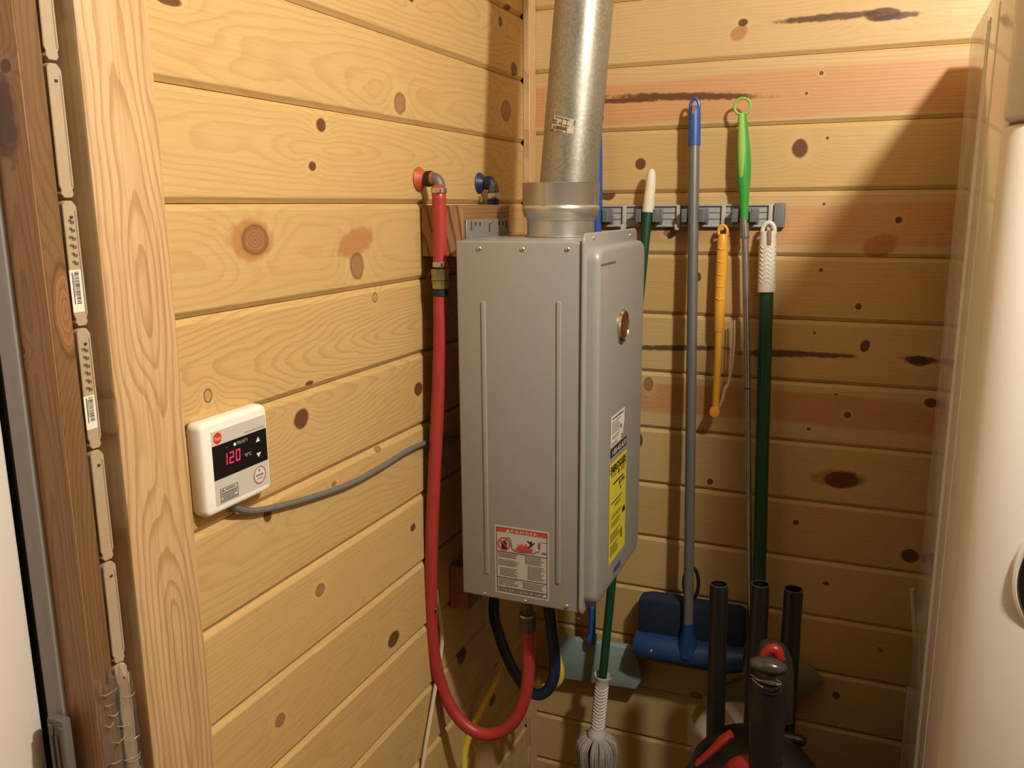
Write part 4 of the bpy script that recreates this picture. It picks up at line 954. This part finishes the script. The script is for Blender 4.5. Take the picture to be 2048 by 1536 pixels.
# 3 grey pole with blue cap and blue sponge head
sm = thing('sponge_mop', 'grey metal pole with blue cap and wide blue head', 'mop', tuple(ony(1376, 1300, -.08)))
A0, A1 = line((1389.5, 212), -.040, (1376, 1290), -.088)
t1 = (284 - 212) / (1290 - 212)
MB().tube([along(A0, A1, t) for t in (0, .004, .012, t1)], [.0085, .0112, .0124, .0128], 24).build('cap', M_BLUE, sm)
MB().torus(A0 + (0, 0, -.002), .0092, .0034, (0, 1, 0), .98, 1.75, seg=28).build('hang_loop', M_BLUE, sm)
MB().box(tuple(A0 + (-.0035, -.0135, -.018)), tuple(A0 + (.0035, -.0118, -.001)), .0008, 1).build('hang_slot', plain('slot_shade', (.30, .15, .09), .7), sm, smooth=0)
MB().tube([along(A0, A1, t) for t in (t1 - .004, .5, 1.0)], .0112, 22).build('pole', M_ALU, sm)
c = along(A0, A1, (1157 - 212) / (1290 - 212))
MB().torus(c + (.004, .006, 0), .0165, .0042, (.3, 1, 0), 1.0, 2.5, 32).build('lever', M_BLACK, sm)
M_NAVYFOAM = plain('navy_foam', (.008, .017, .045), .85, vary=.3, scale=220, bump=.4)
M_BLUEHEAD = plain('blue_head_plastic', (.010, .042, .14), .38)
MB().prism([ony(x, y, -.075) for x, y in ((1276, 1198), (1300, 1196), (1478, 1226), (1489, 1233), (1488, 1300), (1276, 1270))], (0, .045, 0), .006, seg=2).build('foam_block', M_NAVYFOAM, sm)
mb = MB(); secs = []
PR = [(-.072, .004), (-.092, .000), (-.108, -.016), (-.112, -.036), (-.100, -.055), (-.078, -.062), (-.045, -.060)]
L0_, R0_ = ony(1272, 1266, -.08), ony(1489, 1300, -.08)
n = len(PR); vs = []; fs = []; K = 10
for k in range(K + 1):
    t = k / K; e = 1 - .16 * (abs(2 * t - 1) ** 6)
    c = L0_ + (R0_ - L0_) * t
    vs += [(c[0], -.078 + (y + .078) * e, c[2] + z * e) for y, z in PR]
for k in range(K):
    for j in range(n): fs.append((k * n + j, k * n + (j + 1) % n, (k + 1) * n + (j + 1) % n, (k + 1) * n + j))
fs += [tuple(range(n)), tuple(range(K * n, (K + 1) * n))[::-1]]
mb.raw(vs, fs); hd = mb.build('head_housing', M_BLUEHEAD, sm, smooth=50)
mb = MB().tube([along(A0, A1, t) for t in (.955, .975, .995, 1.02)], [.013, .0150, .022, .026], 22); mb.build('socket', M_BLUEHEAD, hd)
for px in ((1302, 1303), (1392, 1324)): MB().ball(ony(px[0], px[1], -.108), .0045, 12, 0, (1, .5, 1)).build('rivet', M_STEEL, hd)
# 4 bright green telescopic duster
dd = thing('telescopic_duster', 'bright green handled telescopic duster on a thin silver pole', 'duster', tuple(ony(1500, 1400, -.05)))
A0, A1 = line((1485.5, 228), -.040, (1489, 440), -.042)
MB().torus(ony(1485, 213, -.040), .0158, .0030, (0, 1, 0), 1, 1, 32).build('hang_ring', M_LIME, dd)
hgt_ = A0[2] - A1[2]
grip_prof = [(0, .0075), (.06, .0085), (.18, .0110), (.32, .0138), (.45, .0150), (.58, .0142), (.72, .0112), (.85, .0092), (1.0, .0088)]
MB().tube([along(A0, A1, t) for t, r in grip_prof], [r for t, r in grip_prof], 24).build('grip', M_GREEN, dd)
cd = CAM - A0; cd[2] = 0; cd /= np.linalg.norm(cd)
P = [along(A0, A1, t) + cd * (r * .40) + np.array([-.0025, 0, 0]) for t, r in grip_prof[:7]]
MB().tube(P, [.0062, .0070, .0085, .0098, .0102, .0088, .0020], 20).build('soft_inlay', M_LIME, dd)
B0, B1, B2, B3 = ony(1488, 436, -.042), ony(1490, 473, -.042), ony(1495, 776, -.046), ony(1503, 1400, -.055)
MB().tube([B0, B1], .0088, 20).build('ferrule', M_ALU_LIGHT, dd)
MB().tube([along(B0, B1, .96), B1 + (0, 0, -.004)], .0093, 20).build('collar', plain('dark_joint', (.12, .10, .09), .5), dd)
MB().tube([B1, B2], .0074, 18).build('pole', M_ALU_LIGHT, dd)
MB().tube([B2 + (0, 0, .002), B2 + (0, 0, -.003)], .0079, 18).build('collar', plain('dark_joint', (.12, .10, .09), .5), dd)
MB().tube([B2, B3], .0061, 18).build('pole', M_ALU_LIGHT, dd)
M_OLIVE = plain('olive_microfibre', (.17, .155, .085), .95, vary=.2, scale=260, bump=.3)
quad = [ony(x, y, -.055) for x, y in ((1402, 1398), (1440, 1378), (1500, 1352), (1598, 1331), (1622, 1338), (1651, 1371), (1602, 1400), (1560, 1416), (1490, 1432), (1412, 1442))]
MB().prism(quad, (0, .024, 0), .006, seg=2).build('pad', M_OLIVE, dd)
# 5 amber brush handle on the hook
yb_ = thing('scrub_handle', 'amber yellow plastic handle with white cord on the rail hook', 'brush handle', tuple(ony(1430, 825, -.04)))
A0, A1 = line((1446, 468), -.030, (1431, 815), -.040)
def ty(y): return (y - 468) / (815 - 468)
g = MB().tube([along(A0, A1, t) for t in (0, .02, .06, ty(520), ty(600), ty(655), ty(661))], [.0085, .0108, .0116, .0122, .0118, .0106, .0085], 24).build('grip', M_YELLOW, yb_)
MB().torus(ony(1446, 463, -.030), .0098, .0032, (0, 1, 0), .95, 1.25, 28).build('hang_loop', M_YELLOW, g)
for y in (494, 519, 544, 567, 592):
    c = along(A0, A1, ty(y)); cd = CAM - c; cd[2] = 0; cd /= np.linalg.norm(cd); rt = np.array([-cd[1], cd[0], 0])
    P = [c + .0122 * (cd * math.cos(a) + rt * math.sin(a)) + np.array([0, 0, .0035 - .0075 * math.cos(a * 1.4)]) for a in np.linspace(-.75, .75, 9)]
    MB().tube(P, .0013, 6).build('thumb_ridge', M_YELLOW, g)
MB().tube([along(A0, A1, t) for t in (ty(655), ty(664), 1)], [.0080, .0077, .0074], 20).build('rod', M_YELLOW, yb_)
be = ony(1429, 823, -.045); MB().lathe([(.001, -.013), (.0098, -.012), (.0112, -.010), (.0112, .010), (.0098, .012), (.001, .013)], be, (CAM - be) * (1, 1, 0), 26).build('end_knob', M_YELLOW, yb_)
M_CORD = plain('white_cord', (.60, .53, .45), .8)
P = [ony(x, y, -.030) for x, y in ((1469, 640), (1468, 700), (1462, 745), (1457, 766), (1449, 780), (1444, 800), (1437, 816))]
MB().tube(smooth_path(P, 5), [.0016] * 17 + [.0034] * 13 + [.0026], 8).build('cord', M_CORD, yb_)
P = [ony(x, y, -.030) for x, y in ((1464, 642), (1462, 700), (1459, 745), (1456, 766))]
MB().tube(smooth_path(P, 5), .0014, 8).build('cord', M_CORD, yb_)
# 6 green pole with white grip on the hook
gp = thing('green_pole', 'dark green pole with white textured grip, rightmost on the tool rail', 'broom handle', tuple(ony(1512, 1400, -.07)))
A0, A1 = line((1536, 462), -.036, (1511, 1440), -.075)
def tg_(y): return (y - 462) / (1440 - 462)
M_GRIPW = plain('white_textured_grip', (.70, .65, .55), .5, scale=420, bump=.2)
g = MB().tube([along(A0, A1, t) for t in (0, .004, .012, .03, tg_(560), tg_(574))], [.0125, .0148, .0165, .0175, .0180, .0182], 26).build('grip', M_GRIPW, gp)
MB().torus(ony(1537, 463, -.036), .0125, .0044, (0, 1, 0), .98, 1.45, 28).build('hang_loop', M_GRIPW, g)
MB().box(tuple(ony(1538, 478, -.055) + (-.0045, -.0005, -.013)), tuple(ony(1538, 478, -.055) + (.0045, .003, .017)), .002, 2).build('hang_slot', plain('slot_shade', (.30, .15, .09), .7), g)
for k in range(9):
    c = along(A0, A1, tg_(491 + 8.0 * k)); cd = CAM - c; cd[2] = 0; cd /= np.linalg.norm(cd); rt = np.array([-cd[1], cd[0], 0])
    P = [c + .0178 * (cd * math.cos(a) + rt * math.sin(a)) + np.array([0, 0, .0028 * math.cos(a * 7)]) for a in np.linspace(-1.2, 1.2, 26)]
    MB().tube(P, .0011, 6).build('grip_wave', M_GRIPW, g)
MB().tube([along(A0, A1, t) for t in (tg_(572), .5, 1)], .0142, 24).build('pole', M_GREEN_POLE, gp)

# ------------------------------------------------------------------ vacuum cleaner and bin in the dark corner
M_VAC = plain('dark_vacuum_plastic', (.011, .0095, .008), .36, scale=300)
M_VACRED = plain('red_vacuum_plastic', (.27, .016, .011), .38)
M_VACGLOSS = plain('smoked_gloss_plastic', (.07, .062, .055), .16, metal=.4)
vc = np.array([.612, -.455, 0])
vac = thing('vacuum_cleaner', 'black vacuum cleaner with red trim and upright handle', 'vacuum cleaner', (vc[0], vc[1], 0))
zt_ = ony(1510, 1482, -.455)[2]
MB().lathe([(.10, 0), (.128, .01), (.132, .06), (.132, zt_ - .16), (.126, zt_ - .10), (.110, zt_ - .05), (.083, zt_ - .018), (.05, zt_ - .004), (.001, zt_)], vc, (0, 0, 1), 48).build('body', M_VAC, vac)
rc = ony(1515, 1568, -.56)
MB().ball(tuple(rc), .052, 28, 0, (1.15, .5, 1.0)).build('red_cap', M_VACRED, vac)
H0, H1, H2 = ony(1531, 1545, -.58), ony(1536, 1430, -.575), ony(1540, 1345, -.565)
mb = MB()
hpts = [ony(1530, 1560, -.565), ony(1531, 1500, -.567), ony(1533, 1455, -.567), ony(1538, 1415, -.565), ony(1541, 1375, -.562), ony(1541, 1345, -.560), ony(1538, 1326, -.558), ony(1536, 1318, -.556)]
mb.tube(hpts, [.0265, .0265, .0275, .0320, .0345, .0335, .0270, .0120], 32, flat=.85, up=(1, 0, 0))
handle = mb.build('handle', M_VAC, vac, smooth=70)
ap = [ony(1563, 1440, -.53), ony(1566, 1380, -.525), ony(1564, 1330, -.522), ony(1554, 1303, -.520), ony(1540, 1297, -.520), ony(1528, 1312, -.522), ony(1524, 1330, -.525)]
MB().tube(smooth_path(ap, 5), [.0175] * 16 + [.0165] * 15, 20).build('handle_arch', M_VAC, handle)
bp = [ony(1560, 1322, -.545), ony(1555, 1304, -.545), ony(1545, 1298, -.545), ony(1533, 1308, -.545), ony(1528, 1322, -.548)]
MB().tube(smooth_path(bp, 5), [.0095] * 20 + [.0075], 14).build('red_button', M_VACRED, handle)
MB().tube([ony(1540, 1312, -.557), ony(1541, 1330, -.562)], .010, 16).build('latch', M_BLACK, handle)
MB().ball(tuple(ony(1536, 1331, -.575)), .030, 26, 0, (1, .55, .42)).build('glossy_cap', M_VACGLOSS, handle)
M_VCHROME = plain('chromed_slot_rim', (.55, .52, .48), .14, metal=1.0)
def crescent(pts, r, nm, m): MB().tube(smooth_path([ony(x, y, Y) for x, y, Y in pts], 6), r, 8).build(nm, m, handle)
YH = -.594
crescent([(1502, 1349, YH + .012), (1515, 1359, YH), (1535, 1366, YH - .002), (1554, 1370, YH), (1562, 1366, YH + .004), (1551, 1358, YH)], .0011, 'slot_rim', M_VCHROME)
crescent([(1504, 1356, YH + .012), (1522, 1372, YH), (1541, 1378, YH - .002), (1556, 1376, YH), (1563, 1368, YH + .004)], .0013, 'slot_rim', M_VCHROME)
crescent([(1530, 1385, YH), (1547, 1388, YH), (1559, 1384, YH + .003), (1564, 1377, YH + .006)], .0009, 'slot_rim', M_VCHROME)
MB().ball(tuple(ony(1536, 1364, YH + .004)), .017, 20, 0, (1.25, .22, .22)).build('vent_slot', M_BLACK, handle)
for (xa, ya, xb, yb, Y) in ((1438, 1168, 1430, 1500, -.33), (1521, 1168, 1503, 1500, -.33), (1587, 1178, 1568, 1500, -.33)):
    a, b = ony(xa, ya, Y), ony(xb, yb, Y)
    tb = MB().tube([a, a + (b - a) * .02, b], [.0165, .0172, .0180], 26, caps=False).tube([a + (0, 0, -.02), a + (b - a) * .5], [.0140, .0140], 20, mi=0).build('extension_tube', M_BLACK, vac)
    MB().torus(a, .0158, .0012, (0, 0, 1), seg=28).build('tube_lip', plain('tube_lip_plastic', (.05, .045, .04), .35), tb)
bar = [ony(1450, 1482, -.40), ony(1500, 1470, -.40), ony(1560, 1474, -.40), ony(1612, 1484, -.40)]
MB().tube(smooth_path(bar, 5), [.007] + [.011] * 14 + [.006], 16).build('carry_bar', M_BLACK, vac)
cr = [ony(1462, 1468, -.60), ony(1446, 1480, -.602), ony(1420, 1506, -.604), ony(1394, 1528, -.606)]
ct_ = MB().tube(cr, [.0100, .0125, .0095, .0080], 12, up=(0, 1, 0), flat=.6).build('crevice_tool', M_VACRED, vac)
MB().tube([cr[3], ony(1376, 1545, -.608), ony(1350, 1570, -.61)], [.0090, .0088, .0088], 14).build('tool_tube', M_BLACK, ct_)
bn = thing('waste_bin', 'beige round bin behind the vacuum cleaner', 'bin', (.555, -.19, 0))
M_BEIGE = plain('beige_plastic', (.40, .335, .235), .5)
zt_ = ony(1490, 1430, -.19)[2]
MB().lathe([(.075, 0), (.085, .01), (.100, zt_ - .12), (.102, zt_ - .075)], (.556, -.19, 0), (0, 0, 1), 40).build('bin_body', M_BEIGE, bn)
MB().lathe([(.105, zt_ - .080), (.107, zt_ - .066), (.104, zt_ - .055), (.085, zt_ - .022), (.055, zt_ - .006), (.001, zt_)], (.556, -.19, 0), (0, 0, 1), 40).build('bin_lid', M_BEIGE, bn)
